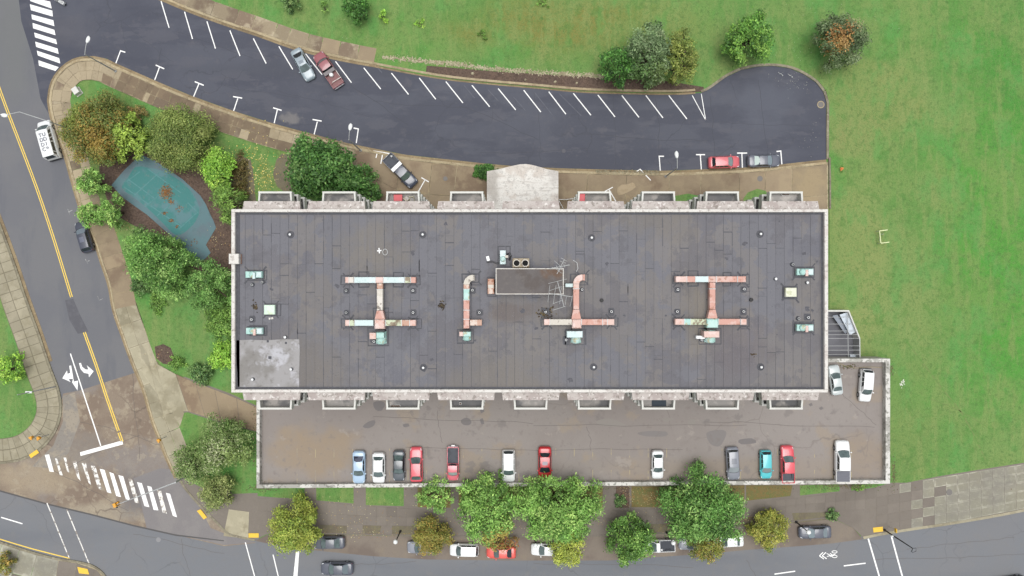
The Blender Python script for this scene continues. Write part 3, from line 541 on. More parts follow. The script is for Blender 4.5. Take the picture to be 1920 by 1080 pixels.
for x, y, s in ((886,138,.28), (985,150,.22), (1041,154,.25), (1081,156,.22), (1178,158,.15)):
    o = tag(G().add(*(lambda v, f: (v, f))([(P(x,y)[0]+s*math.cos(k)*R.uniform(.7,1.1), P(x,y)[1]+s*math.sin(k)*R.uniform(.7,1.1), .1) for k in range(6)]+[(P(x,y)[0]+s*.55*math.cos(k), P(x,y)[1]+s*.55*math.sin(k), .1+s*.7) for k in range(6)], [(6,7,8,9,10,11)]+[(k,(k+1)%6,6+(k+1)%6,6+k) for k in range(6)])).obj('boulder', m_stone), 'small pale boulder on the dark mulch bed, %s' % {886:'far left one', 985:'below the rubble edging middle', 1041:'middle of three on the right', 1081:'last round one before the bushes', 1178:'small flat one beside the bushes'}[x], 'boulder', 'pale boulders in the mulch bed')
def litter(name, boxes, smin, smax, cols, z, rough=.9):
    """boxes: (cx, cy, rx, ry, n) in photo pixels; scattered leaves lying on the ground"""
    g = G(); mats = [M(name+'_'+str(i), c, rough) for i, c in enumerate(cols)]
    for cx, cy, rx, ry, n, *zz in boxes:
        for _ in range(n):
            x, y, _z = P(R.gauss(cx, rx*.5), R.gauss(cy, ry*.5)); zq = (zz[0] if zz else z) + R.uniform(.004, .04)
            s = R.uniform(smin, smax); a = R.uniform(0, 6.3); g.mi = R.randrange(len(cols)); t = R.uniform(-.3, .3)*s
            g.add([(x+s*math.cos(a), y+s*math.sin(a), zq+t), (x-s*.6*math.sin(a), y+s*.6*math.cos(a), zq), (x-s*math.cos(a), y-s*math.sin(a), zq-t*.2), (x+s*.6*math.sin(a), y-s*.6*math.cos(a), zq)], [(0,1,2,3)])
    return stuff(g.obj(name, mats))
litter('fallen_yellow_leaves', [(478,305,50,60,190), (492,340,30,28,110), (450,290,50,30,40)], .05, .12, [(226,204,110), (236,220,150), (190,160,70)], LZ+.01)
litter('fallen_leaves', [(230,425,20,10,60), (225,300,30,25,40), (405,450,22,30,40), (1230,930,40,25,240), (1175,930,12,20,60), (640,960,120,40,160), (1000,980,320,30,260), (1300,985,80,20,120), (1420,975,60,15,120), (700,1000,90,8,120), (560,300,20,30,40), (300,670,20,20,20), (60,60,40,60,0)], .04, .09, [(186,160,100), (160,120,76), (206,196,150)], .13)
litter('pale_litter', [(1500,150,40,25,60,.01), (1520,260,30,60,20,.01), (1450,90,60,60,50), (1580,60,90,60,50), (600,60,150,50,24), (1750,700,150,200,6), (1460,60,60,40,20), (340,380,60,80,40), (900,95,200,60,20)], .025, .05, [(214,212,196), (190,190,170)], LZ+.01)
litter('fallen_bloom', [(940,1040,30,8,60,.02), (1090,470,3,3,0)], .04, .08, [(150,70,50), (186,100,60)], .02)
# teal play court ------------------------------------------------------
court = thing('play_court', 'faded teal painted play court in the tree garden left of the building', 'play court')
CO = [(262,291),(232,320),(209,347),(230,370),(252,386),(275,402),(302,426),(326,447),(345,468),(364,487),(381,489),(395,474),(386,459),(405,427),(400,413),(394,402),(386,383),(375,366),(358,351),(342,336),(326,325),(292,302),(271,293)]
G().prism(PP(CO, .16), .1, .16).obj('court_slab', m_court2, court)
CI = [(254,313),(240,333),(228,351),(250,370),(275,389),(302,415),(328,440),(344,437),(356,427),(367,415),(373,402),(374,389),(369,376),(356,356),(339,340),(320,328),(301,319),(276,314)]
G().prism([tuple(p) for p in crm(PP(CI, .166), .6, True)], .166, .166).obj('court_surface', m_court, court)
for k, (a, b) in enumerate((((238,340),(262,322)), ((250,368),(300,322)), ((272,388),(314,352)), ((232,350),(300,398)), ((240,336),(290,372)), ((294,405),(330,375)), ((335,430),(372,396)), ((300,398),(340,425)), ((352,380),(372,400)), ((276,316),(340,362)))):
    A, B = Vector(P(*a, .17)[:2]), Vector(P(*b, .17)[:2]); d = (B-A).normalized(); n = Vector((-d.y, d.x))*.07
    G().prism([tuple(A+n), tuple(B+n), tuple(B-n), tuple(A-n)], .169+.0006*k, .169+.0006*k).obj('court_line', m_cline, court)
litter('leaf_pile', [(313,361,11,12,420,.17), (322,378,5,5,60,.17), (309,400,4,3,30,.17), (322,414,5,3,40,.17), (335,392,8,10,30,.17), (332,425,3,3,14,.17), (365,455,14,14,20,.17)], .06, .12, [(120,82,48), (96,72,46), (146,104,56)], .17)
# ------------------------------------------------------------------ the apartment block
RZ, TZ = 25.0, 25.5        # roof deck, parapet top
xW, yN, _ = P(433.5, 392, TZ); xE, yS, _ = P(1553, 736, TZ)
bld = thing('apartment_building', 'long eight storey apartment block with grey bitumen roof, vents and rusty ducts', 'apartment building')
wi = .45
G().box(xW+.05, xE-.05, yS+wi, yN-wi, 0, RZ-.35).obj('wall', m_facade, bld)
roof = G().box(xW+.02, xE-.02, yS+.02, yN-.02, RZ-.348, RZ-.03).obj('roof', m_tar, bld)
pw = .34
for q in ((xW, xE, yN-pw, yN), (xW, xE, yS, yS+pw), (xW, xW+pw+.06, yS+pw, yN-pw), (xE-pw-.06, xE, yS+pw, yN-pw)):
    L_ = max(q[1]-q[0], q[3]-q[2]); n = max(1, int(L_/6.2))
    for i in range(n):                                        # coping stones
        if q[1]-q[0] > q[3]-q[2]: a = q[0]+(q[1]-q[0])*i/n; b = q[0]+(q[1]-q[0])*(i+1)/n; bb = (a, b-.012, q[2], q[3])
        else: a = q[2]+(q[3]-q[2])*i/n; b = q[2]+(q[3]-q[2])*(i+1)/n; bb = (q[0], q[1], a, b-.012)
        G().bevbox(*bb, RZ-.346, TZ+R.uniform(-.006, .006), .04).obj('coping', m_conc, bld)
# roofing sheets, each one laid a few millimetres proud of the next
x = xW+pw+.1; yA, yB = yS+pw+.02, yN-pw-.02; nsheet = 0
while x < xE-pw-.2:
    wd = .985
    x2 = min(x+wd, xE-pw-.1)
    cuts = [yA]; y = yA
    while True:
        y += R.choice((4.2, 6.5, 9, 9, 12, 16)) * R.uniform(.8, 1.2)
        if y > yB-1.5: break
        cuts.append(y)
    cuts.append(yB)
    for a, b in zip(cuts, cuts[1:]):
        if nsheet < 290:
            j = R.uniform(.012, .045); j2 = R.choice((.015, .02, .07)); zz = RZ + R.uniform(-.006, .008)
            G().box(x, x2-j, a, b-j2, RZ-.03, zz, False).obj('roofing_sheet', m_roof, roof); nsheet += 1
    x += wd
G().box(xW+pw+.07, xE-pw-.07, yB-.22, yB+.01, RZ-.02, RZ+.06, False).obj('roof_flashing', m_tar, roof)
G().box(xW+pw+.07, xE-pw-.07, yA-.01, yA+.22, RZ-.02, RZ+.06, False).obj('roof_flashing', m_tar, roof)
G().box(xW+pw+.061, xW+pw+.45, yA+.23, yB-.23, RZ-.02, RZ+.05, False).obj('roof_flashing', m_tar, roof)
G().box(xE-pw-.3, xE-pw-.061, yA+.23, yB-.23, RZ-.02, RZ+.05, False).obj('roof_flashing', m_tar, roof)
# newer pale membrane in the south west corner
mb = [(443,638),(470,637),(500,638),(530,636),(561,636),(562,660),(561,700),(561,731),(545,729),(520,731),(500,729),(480,732),(460,730),(446,733),(445,700),(443,670)]
G().prism(PP(mb, RZ+.05), RZ, RZ+.05).obj('pale_membrane', m_memb, roof)['label'] = 'newer pale roofing membrane in the corner'
for q in ((500,638,504,642), (503,668,509,673), (534,641,538,645)):
    a = P(q[0], q[3], RZ+.07); b = P(q[2], q[1], RZ+.07); G().box(a[0], b[0], a[1], b[1], RZ+.04, RZ+.065, False).obj('roof_patch', m_tar, roof)
def tarpatch(x0, y0, x1, y1, z=.022):
    a = P(x0, y1, RZ); b = P(x1, y0, RZ); c = .12
    G().prism([(a[0]+c,a[1]),(b[0]-c,a[1]),(b[0],a[1]+c),(b[0],b[1]-c),(b[0]-c,b[1]),(a[0]+c,b[1]),(a[0],b[1]-c),(a[0],a[1]+c)], RZ, RZ+z).obj('tar_patch', m_tar, roof)
def tarring(x0, y0, x1, y1, w_=.09):
    a = P(x0, y1, RZ); b = P(x1, y0, RZ); g = G()
    pts = crm([Vector(p) for p in ((a[0],a[1]),(b[0],a[1]),(b[0],b[1]),(a[0],b[1]))], 2.0, True)
    cx, cy = (a[0]+b[0])/2, (a[1]+b[1])/2
    q = [Vector((a[0],a[1]))+Vector((R.uniform(-.05,.05),R.uniform(-.05,.05))), Vector((b[0],a[1])), Vector((b[0],b[1]))+Vector((R.uniform(-.05,.05),0)), Vector((a[0],b[1]))]
    q.append(q[0]); 
    for i in range(4): 
        d = (q[i+1]-q[i]).normalized(); n = Vector((-d.y,d.x))*w_*R.uniform(.5,1.1)
        g.prism([tuple(q[i]+n-d*.05), tuple(q[i+1]+n), tuple(q[i+1]-n), tuple(q[i]-n-d*.05)], RZ, RZ+.016+.002*i)
    g.obj('tar_bead', m_tar, roof)
RT = [(466,507,500,525), (468,611,500,629), (1487,501,1526,520), (1487,604,1526,624), (1468,537,1494,560), (499,570,526,592), (934,462,957,500), (640,517,654,534), (772,517,788,534), (640,598,654,615), (772,598,790,616), (1262,516,1272,532), (1392,515,1405,533), (1262,596,1274,612), (1388,596,1404,612), (673,510,692,538), (738,511,756,538), (1290,508,1309,536), (1356,511,1370,536), (690,615,728,648), (858,618,888,643), (1060,618,1098,646), (1310,616,1352,645), (1014,598,1026,612), (1146,596,1158,612), (700,578,728,600), (866,514,898,530), (1070,514,1102,534), (914,520,930,556), (705,530,722,540)]
for q in RT: tarring(*q, .085)
m_tard = M('dull_tar', (78,78,85), .7, [('n', 4, .5, .6, (94,93,98), .6)])
for _ in range(95):      # short tarred laps along the sheet seams, and a few scabs
    k_ = R.randrange(66); xx = xW+pw+.1+.985*k_; yy = R.uniform(yA+.6, yB-1.5); g = G(); L_ = R.uniform(.5, 2.4)
    if R.random() < .6: g.box(xx-.05, xx+.03, yy, min(yB-.4, yy+L_), RZ, RZ+.02, False)
    else: g.box(xx, xx+.97, yy, yy+R.uniform(.05,.13), RZ, RZ+.02, False).box(xx-.05, xx-.001, yy, yy+R.uniform(.1,.6), RZ, RZ+.02, False)
    g.obj('tar_lap', m_tard, roof)
for _ in range(26):
    px_, py_ = R.uniform(450,1540), R.uniform(405,725); c_ = P(px_, py_, RZ); n_ = 9; rr_ = R.uniform(.12,.4)
    G().prism([(c_[0]+rr_*R.uniform(.4,1.2)*math.cos(6.283*i/n_), c_[1]+rr_*R.uniform(.3,1.1)*math.sin(6.283*i/n_)) for i in range(n_)], RZ, RZ+.012).obj('tar_scab', m_tard, roof)
def ears(x0, y0, x1, y1):
    for ex, ey, dx, dy in ((x0,y0,-1,1),(x1,y0,1,1),(x0,y1,-1,-1),(x1,y1,1,-1)):
        c_ = P(ex, ey, RZ); a_ = .1+R.random()*.08; L_ = R.uniform(.25,.5)
        G().prism([(c_[0],c_[1]),(c_[0]+dx*L_,c_[1]+dy*L_),(c_[0]+dx*(L_-a_),c_[1]+dy*(L_+a_)),(c_[0]-dx*a_,c_[1]+dy*.05)], RZ, RZ+.028).obj('tar_corner', m_tar, roof)
for q in ((648,519,658,532),(769,519,779,532),(648,599,658,612),(769,599,779,612),(1268,518,1278,530),(1388,518,1398,530),(1267,598,1277,610),(1389,598,1399,610),(1021,598,1031,610),(1142,598,1151,610),(498,571,518,590),(1469,539,1491,558),(465,508,494,523),(1490,502,1522,518),(1490,606,1522,622),(882,515,897,527),(1085,515,1098,527)): ears(*q)
for q in [(644,540,656,551), (769,540,781,551), (645,581,656,592), (769,580,781,592), (880,539,892,551), (893,580,906,592), (1014,577,1031,595), (1140,577,1152,592), (1264,538,1276,549), (1388,537,1400,549), (1264,579,1276,591), (1387,578,1400,591), (467,592,479,605), (1507,588,1520,601), (540,434,551,446), (1419,433,1431,445), (1420,682,1431,694), (1107,682,1118,694), (790,434,798,445), (790,684,799,694), (1106,440,1115,452), (1055,630,1068,646), (694,632,702,643)]: tarpatch(*q)
# hoods over the balconies, balconies, windows
BX = [(995-960)*88.7/FPX + (i-4)*7.39 for i in range(9)]
yNw, ySw = yN-wi, yS+wi
def hood_mesh(s, i):
    W2 = 3.36; g = G(); j = .07
    y0 = .0; y1 = 1.02 + wi
    pr = [(-W2, y0), (W2, y0), (W2-.18, y1), (-W2+.18, y1)]
    vs = [(x, y*s, z) for (x, y), z in zip(pr, (24.64, 24.64, 24.36, 24.36))] + [(x, y*s, z) for (x, y), z in zip(pr, (24.0, 24.0, 23.95, 23.95))]
    fs = [(0,1,2,3),(4,7,6,5),(0,4,5,1),(1,5,6,2),(2,6,7,3),(3,7,4,0)]
    return g.add(vs, fs if s > 0 else [tuple(reversed(f)) for f in fs])
bal_mesh = {}; flo_mesh = {}
for s in (1, -1):
    D_ = 2.26 + wi; a, b, t = 2.08, 1.9, .2
    g = G()
    def q(pts, z0=0, z1=1.08): 
        g.prism([(x, y*s) for x, y in pts], z0, z1, True)
    q([(-a,0),(-a+t,0),(-b+t,D_-t),(-b,D_-t)]); q([(a-t,0),(a,0),(b,D_-t),(b-t,D_-t)]); q([(-b-.012,D_-t),(b+.012,D_-t),(b+.03,D_+.02),(-b-.03,D_+.02)])
    bal_mesh[s] = g.mesh('balcony_parapet', m_wallw)
    g = G().prism([(x, y*s) for x, y in ((-a+t+.004,0),(a-t-.004,0),(b-t-.004,D_-t-.004),(-b+t+.004,D_-t-.004))], -.18, .03, True); flo_mesh[s] = g
m_bfl = M('balcony_floor', (150,147,144), .85, [('n', .9, .45, .62, (186,180,174), .8), ('n', .2, .47, .54, (96,97,100), .8)], rnd=.2)
fmesh = {s: flo_mesh[s].mesh('balcony_floor', m_bfl) for s in (1,-1)}
g = G(); g.box(-.9,.9,-.03,.03,0,2.1); win_f = {}
def win(w_, h):
    g = G(); t = .08
    for q in ((-w_,w_,h-t,h), (-w_,w_,0,t), (-w_,-w_+t,t,h-t), (w_-t,w_,t,h-t), (-t/2,t/2,t,h-t)): g.box(q[0],q[1],-.04,.04,q[2],q[3])
    p = G().box(-w_+t,w_-t,-.015,.015,t,h-t)
    return g.mesh('window_frame', m_wallw), p.mesh('window_pane', m_glass)
wA, wB = win(1.0, 2.1), win(.8, 1.3)
for s, yw in ((1, yNw), (-1, ySw)):
    for i, bx in enumerate(BX):
        hood_mesh(s, i).obj('hood', m_hood, bld, loc=(bx, yw, 0))
        for k in range(8):
            z = 22.1 - 2.75*k
            if s < 0 and k == 7: continue
            if not (s > 0 and i == 4):
                o = link('balcony', bal_mesh[s], bld, (bx, yw, z)); link('balcony_floor', fmesh[s], o, (0,0,0))
            o = link('window', wA[0], bld, (bx-.3, yw+s*.05, z+.04)); link('pane', wA[1], o, (0,0,0))
            o = link('window', wB[0], bld, (bx+2.75, yw+s*.05, z+.9)); link('pane', wB[1], o, (0,0,0))
# entrance canopy
CZ = 4.2
cp = [(913,321),(925,319),(940,316),(960,311),(975,308),(986,307.5),(997,309),(1012,313),(1025,317),(1047,321)]
g = G().prism(PP(cp, CZ) + [(P(1047,430,CZ)[0], yNw+.01), (P(913,430,CZ)[0], yNw+.01)], CZ-.5, CZ, True)
can = g.obj('entrance_canopy', M('white_canopy_concrete', (228,225,219), .85, [('n', .35, .5, .62, (204,194,184), .8), ('n', 1.2, .52, .66, (188,180,172), .6, 6, (.3, 2.4, 1)), ('n', 2.5, .54, .62, (170,165,160), .5, 7), S(922,350,16,50,(172,166,158),.8), S(1036,330,14,30,(180,174,168),.6), ('n', 6, .58, .63, (120,116,112), .5, 5)], bump=(8,.3,.02)), bld)
for px, py in ((920,328), (1040,328), (920,372), (1040,372)): x, y, _ = P(px, py, 0); G().lathe([(.2,0),(.2,CZ-.5)], 12, (P(px,py,CZ)[0], P(px,py,CZ)[1], 0)).obj('canopy_column', m_conc, bld)
# roof penthouse
PHZ = 27.4
a = P(929.5, 552, PHZ); b = P(1057, 503, PHZ)
ph = G().box(a[0]+.08, b[0]-.08, a[1]+.08, b[1]-.08, RZ-.02, PHZ-.1).obj('lift_house', m_facade, bld)
G().box(a[0]+.12, b[0]-.12, a[1]+.12, b[1]-.12, PHZ-.102, PHZ-.04).obj('lift_house_roof', M('dirty_roof', (98,93,92), .8, [('n', .5, .48, .62, (88,80,76), .8), S(1025,515,30,14,(104,82,66),.9), ('n', 2, .5, .66, (112,106,102), .5)]), ph)
t = .075
for q in ((a[0], b[0], b[1]-t, b[1]), (a[0], b[0], a[1], a[1]+t), (a[0], a[0]+t, a[1]+t, b[1]-t), (b[0]-t, b[0], a[1]+t, b[1]-t)): G().box(*q, PHZ-.14, PHZ+.02).obj('roof_trim', m_conc, ph)
# ---------------------------------------------------------------- rooftop equipment (each a thing standing on the roof)
def blot(name, base, others, fac=.85):
    L_ = [('n', .9, .5, .56, others[0], fac, 6)]
    if len(others) > 1: L_.append(('n', 1.6, .56, .6, others[1], fac, 6))
    L_.append(('n', 9, .55, .7, tuple(int(v*.85) for v in base), .4)); return M(name, base, .6, L_)
m_salm = blot('salmon_paint', (200,152,138), [(208,178,168), (168,118,98)], .75)
m_pink = blot('faded_pink_paint', (212,182,172), [(222,200,194), (206,158,140)], .7)
m_mint = blot('mint_paint', (166,206,198), [(192,218,214), (178,164,120)], .7)
m_pale = blot('pale_mint_paint', (200,218,218), [(212,226,228), (184,206,204)], .7)
m_cream = blot('peeling_cream_paint', (200,194,182), [(214,208,200), (104,92,84)], .8)
m_rust = blot('rusty_paint', (188,150,130), [(216,202,190), (150,92,62)], .85)
m_moss = blot('blotched_paint', (194,204,174), [(128,104,84), (112,92,72)], .85)
DZ = 26.15
MC = dict(S=m_salm, K=m_pink, M=m_mint, P=m_pale, C=m_cream, R=m_rust, B=m_moss)
def drect(parent, name, x0, y0, x1, y1, mat, z1=DZ, z0=RZ+.35, b=.03):
    a = P(x0, y1, z1); c = P(x1, y0, z1); return G().bevbox(a[0]+.008, c[0]-.008, a[1]+.008, c[1]-.008, z0, z1, b).obj(name, mat, parent)
def flange(parent, x0, y0, x1, y1):
    a = P(x0, y1, DZ+.02); c = P(x1, y0, DZ+.02); G().box(a[0], c[0], a[1], c[1], RZ+.33, DZ+.025).obj('duct_flange', m_galv, parent)
def duct(label, beams, stem, flare, box, fan, extra=()):
    t = thing('roof_duct', label, 'air duct', P(stem[0], 560, RZ)); t.location.z = RZ
    parts = []
    for y, segs in beams:
        for x0, x1, m in segs: parts.append(drect(t, 'duct_section', x0, y-5.6, x1, y+5.6, MC[m])); 
        for x0, x1, m in segs[1:]: flange(t, x0-.6, y-6, x0+.6, y+6)
        for x0, x1 in ((segs[0][0]-.1, segs[0][0]+1), (segs[-1][1]-1, segs[-1][1]+.1)): pass
        for xx in (segs[0][0]+6, segs[-1][1]-6):
            a = P(xx, y, RZ); G().box(a[0]-.3, a[0]+.3, a[1]-.28, a[1]+.28, RZ, RZ+.36).obj('duct_curb', m_tar, t)
    x, w2, segs = stem
    for y0, y1, m in segs: drect(t, 'duct_section', x-w2, y0, x+w2, y1, MC[m])
    for y0, y1, m in segs[1:]: flange(t, x-w2-.5, y0-.6, x+w2+.5, y0+.6)
    if flare:
        y0, y1, w3, m = flare; zt = DZ+.05; A = [P(x-w2, y0, zt), P(x+w2, y0, zt), P(x+w3, y1, zt), P(x-w3, y1, zt)]
        G().prism([p[:2] for p in A], RZ+.35, zt, True).obj('duct_transition', MC[m], t)
    if box: drect(t, 'fan_plenum', box[0], box[1], box[2], box[3], MC[box[4]], DZ+.22, RZ+.2, .1)
    if fan:
        cx, y0, y1, w3, m = fan
        a = P(cx, y0-2, DZ); G().box(P(cx-w3+1, 0, DZ)[0], P(cx+w3-1, 0, DZ)[0], P(0, y0, DZ)[1], P(0, y0-3.5, DZ)[1], RZ+.3, DZ+.05).obj('flexible_collar', m_black, t)
        A = P(cx, y0, DZ+.1); B = P(cx, y1, DZ+.1); r = abs(P(cx+w3, 0, DZ)[0]-P(cx, 0, DZ)[0])
        g = G(); n = 10; zc = RZ+.45
        prof = [(A[1], .9), (A[1]-.05, 1), (B[1]+.35, 1), (B[1]+.1, .85), (B[1], .55)]
        vs = []; fs = []
        for yy, sc_ in prof:
            for k in range(n+1):
                th = math.pi*k/n; vs.append((A[0]+r*sc_*math.cos(th), yy, zc+min(.75, r)*1.1*sc_*math.sin(th)))
        for i in range(len(prof)-1):
            for k in range(n): fs.append((i*(n+1)+k, i*(n+1)+k+1, (i+1)*(n+1)+k+1, (i+1)*(n+1)+k))
        fs.append(tuple(range(n, -1, -1))); fs.append(tuple((len(prof)-1)*(n+1)+k for k in range(n+1)))
        g.add(vs, fs).box(A[0]-r, A[0]+r, B[1]+.1, A[1], RZ, zc+.01).obj('fan_housing', MC[m], t, smooth=False)
    for e in extra: drect(t, e[0], *e[1:5], MC.get(e[5], m_whm), DZ+.28 if len(e) < 7 else e[6], RZ+.1)
    # children were built in world space: cancel the empty's own location
    for ch in t.children: ch.location = -t.location
    return t
duct('leftmost roof duct, mint top branch and brown speckled lower branch',
     [(525, [(647,654,'K'),(654,663,'C'),(664,704,'P'),(704,718.5,'K'),(719,758,'P'),(759,769,'B'),(770,779.5,'S')]), (605.5, [(647,655,'K'),(655,664,'B'),(665,700,'P'),(723,753,'B'),(753,768,'R'),(768,779.5,'K')])],
     (712, 5.6, [(531.2,542,'R'),(542.5,582,'C')]), (582.5, 598, 9.4, 'S'), (702,598.5,721,617,'K'), (712.5,622,646.5,9.8,'M'), [('motor_box',692.5,624,705,636,'K',DZ+.1), ('access_panel',705.5,624,720,634,'M',DZ+.5)])
duct('short bent roof duct with white elbow, left of the lift house',
     [(605, [(881,903.5,'R')])], (874.5, 5.5, [(533,541.5,'R'),(542,562,'M'),(562.5,581,'S'),(581.5,598,'S'),(598.5,616,'S')]), None, None, (874.5,621.5,640,7.5,'M'), [('motor_box',861,622,869,630.5,'K',DZ+.1), ('access_panel',868.5,622,882.5,631,'M',DZ+.42)])
duct('pink roof duct with bent top end right of the lift house and aerials',
     [(604, [(1020,1031,'K'),(1031,1072.5,'C'),(1090.5,1130,'S'),(1130,1139,'S'),(1139,1152,'K')])], (1080.5, 5.6, [(532,541,'K'),(541.5,580,'S')]), (580.5, 598, 9, 'S'), (1072.8,598.5,1090.3,616,'K'), (1081,620.5,645,9.5,'M'), [('access_panel',1063,621,1092.5,633,'P',DZ+.5)])
duct('mostly salmon roof duct with mint plenum, rightmost on the roof',
     [(523.5, [(1267,1288,'K'),(1288,1304,'S'),(1304,1328,'P'),(1328,1342.5,'S'),(1343,1382,'S'),(1383,1399,'S')]), (603.5, [(1266,1283,'K'),(1283,1295,'M'),(1295,1325,'B'),(1347.5,1388,'S'),(1389,1400,'K')])],
     (1336, 5.6, [(529.5,541,'S'),(541.5,580,'S')]), (580.5, 597, 9.5, 'S'), (1325.5,597.5,1347,615,'M'), (1334.5,619,644,10,'M'), [('access_panel',1320,621,1349,633,'K',DZ+.5), ('white_panel',1305.5,629.5,1322,635.5,'W',DZ-.3)])
def elbow(label_t, cx, cy, r, w2, a0, a1, m, tail):
    z1 = DZ; g = G(); c = P(cx, cy, z1); k = (CAM_H-z1)/FPX; n = 7; vs = []
    for z in (RZ+.35, z1):
        for i in range(n+1):
            t = math.radians(a0+(a1-a0)*i/n)
            for rr in (r-w2, r+w2): vs.append((c[0]+rr*k*math.cos(t), c[1]+rr*k*math.sin(t), z))
    m2 = 2*(n+1); fs = []
    for i in range(n):
        fs += [(m2+2*i, m2+2*i+2, m2+2*i+3, m2+2*i+1), (2*i, 2*i+2, m2+2*i+2, m2+2*i), (2*i+1, m2+2*i+1, m2+2*i+3, 2*i+3)]
    o = g.add(vs, fs).obj('duct_elbow', m)
    return o
def adopt(o, t): o.parent = t; o.location = -t.location
ducts = [o for o in COL.objects if o.name.startswith('roof_duct') and o.type == 'EMPTY']
e = elbow('', 887, 533, 12.3, 5.5, 90, 180, m_cream, None); adopt(e, ducts[1]); adopt(drect(None, 'duct_section', 887.3,515.4,889.6,526.2,m_cream), ducts[1])
e = elbow('', 1092.5, 532, 12, 5.6, 90, 180, m_pink, None); adopt(e, ducts[2]); adopt(drect(None, 'duct_section', 1092.8,514.5,1097,526,m_salm), ducts[2])
adopt(drect(None, 'duct_section', 1060,531.5,1074.6,538.5,m_pale,DZ-.2), ducts[2])
for i, (cx, cy, fl, lb) in enumerate(((479,515,1,'mint exhaust fan box near the white parapet box, upper left of the roof'), (480,620,1,'mint exhaust fan box just above the pale membrane corner'), (1506,510,0,'mint exhaust fan box at the upper right end of the roof'), (1506,614,0,'mint exhaust fan box at the lower right end of the roof'))):
    t = thing('exhaust_fan', lb, 'exhaust fan', P(cx, cy, RZ), group='small mint exhaust fans on the roof')
    k = (CAM_H-RZ)/FPX
    G().box(-17*k,17*k,-8*k,8*k,0,.12).obj('fan_curb', m_tar, t)
    G().bevbox(-15.5*k,15.5*k,-6*k,6*k,.12,.62,.05).obj('fan_casing', m_mint, t)
    sx = -1 if not fl else 1
    G().lathe([(.36,.6),(.4,.7),(.3,.86),(.1,.92)], 14, (-5*k if not fl else -2*k,0,0)).obj('fan_cowl', m_mint, t, True)
    G().bevbox(5*k,14.5*k,-5*k,5*k,.63,.74,.03).obj('fan_hood', m_pale, t)
    G().bevbox(-1*k,4*k,-8*k,4*k,.63,.9,.03).obj('motor_cover', m_pink if i else m_pale, t)
t = thing('exhaust_fan', 'upright pale exhaust fan box above the lift house, beside the twin outlets', 'exhaust fan', P(943, 483, RZ)); k = (CAM_H-RZ)/FPX
G().bevbox(-5.5*k,5.5*k,-13*k,13*k,0,.75,.05).obj('fan_casing', m_pale, t); G().lathe([(.3,.72),(.33,.85),(.2,.98)], 12, (0,-3*k,0)).obj('fan_cowl', m_mint, t, True); G().bevbox(4*k,10*k,-1*k,4*k,.3,.8,.03).obj('motor_cover', m_cream, t)
G().tube([(8*k,6*k,.1),(12*k,8*k,.3),(15*k,3*k,.3),(12*k,-5*k,.1)], .1, 6).obj('pipe_bend', m_dark, t)
t = thing('twin_exhaust_outlet', 'beige box with two round black exhaust outlets above the lift house', 'exhaust outlet', P(978, 493, RZ)); 
G().bevbox(-17*k,14*k,-9*k,8*k,0,1.1,.05).obj('outlet_box', M('rust_stained_beige', (168,156,134), .8, [('n', 2, .5, .6, (120,100,76), .8)]), t)
for sx in (-9.5, 6.5):
    G().lathe([(.42,1.1),(.42,1.25),(.33,1.25),(.33,1.05)], 20, (sx*k,-1*k,0)).obj('outlet_collar', m_cream, t, False); G().lathe([(.32,1.2),(.32,1.256)], 20, (sx*k,-1*k,0)).obj('outlet_opening', m_hole, t)
t = thing('rusty_cabinet', 'rusty white cabinet against the left wall of the lift house', 'cabinet', P(921, 537, RZ)); G().bevbox(-6*k,6*k,-14*k,14*k,0,1.2,.05).obj('cabinet_body', m_rust, t); G().box(-5*k,5*k,-3*k,3*k,1.2,1.24).obj('cabinet_lid', m_cream, t); G().box(6*k+.005,7.6*k,-11*k,11*k,.2,.9).obj('black_side_strip', m_hole, t)  # black strip along the cabinet side next to the lift house
for cx, cy, w_, h_, m, lb in ((508,580.5,20,18,blot('hatch_mint', (204,228,208), [(216,232,216), (196,206,170)], .6),'square pale mint roof hatch near the left end of the roof'), (1480,548,20.5,17,blot('hatch_cream', (216,218,196), [(226,226,212), (186,190,150)], .7),'square cream roof hatch near the right end of the roof')):
    t = thing('roof_hatch', lb, 'roof hatch', P(cx, cy, RZ)); G().box(-(w_/2+2)*k,(w_/2+2)*k,-(h_/2+2)*k,(h_/2+2)*k,0,.14).obj('hatch_curb', m_tar, t); G().bevbox(-w_/2*k,w_/2*k,-h_/2*k,h_/2*k,.14,.6,.05).obj('hatch_lid', m, t)
t = thing('parapet_box', 'white flat topped box standing on the left parapet', 'vent box', P(445, 486, RZ)); G().bevbox(-9.5*k,9*k,-9.5*k,9.5*k,.52,1.1,.04).obj('box_body', m_conc, t); G().box(-2*k,9*k-.02,-9*k,9*k,0,.52).obj('box_base', m_rust, t)
# vents: white capped pipes
VP = [((545,440),'b'),((793,440),'b'),((1109,446),'b'),((1425,439),'b'),((794,689),'b'),((1113,688),'b'),((1426,688),'b'),
      ((650,545),'s'),((775,545),'w'),((650,586),'s'),((775,586),'w'),((886,544),'w'),((899,586),'w'),((1023,585),'w'),((1091,543),'w'),((1146,584),'w'),((1270,543),'w'),((1394,542),'w'),((1269,584),'w'),((1393,584),'w'),
      ((473,599),'w'),((474,534),'s'),((493,529),'s'),((1514,595),'w'),((1496,597),'s'),((1453,523),'W'),((1512,530),'W'),((536,632),'W'),((547,692),'W'),((475,711),'W'),((1485,496),'s'),((1061,637),'w'),((1128,563),'d'),((1408,562),'d'),((702,640),'w'),((1315,637),'w'),((939,479),'s')]
LBV = {'b':'white drain cap in black tar ring', 'w':'white vent pipe in black flashing', 's':'grey vent stub in flashing', 'W':'plain white vent cap', 'd':'small black vent stub'}
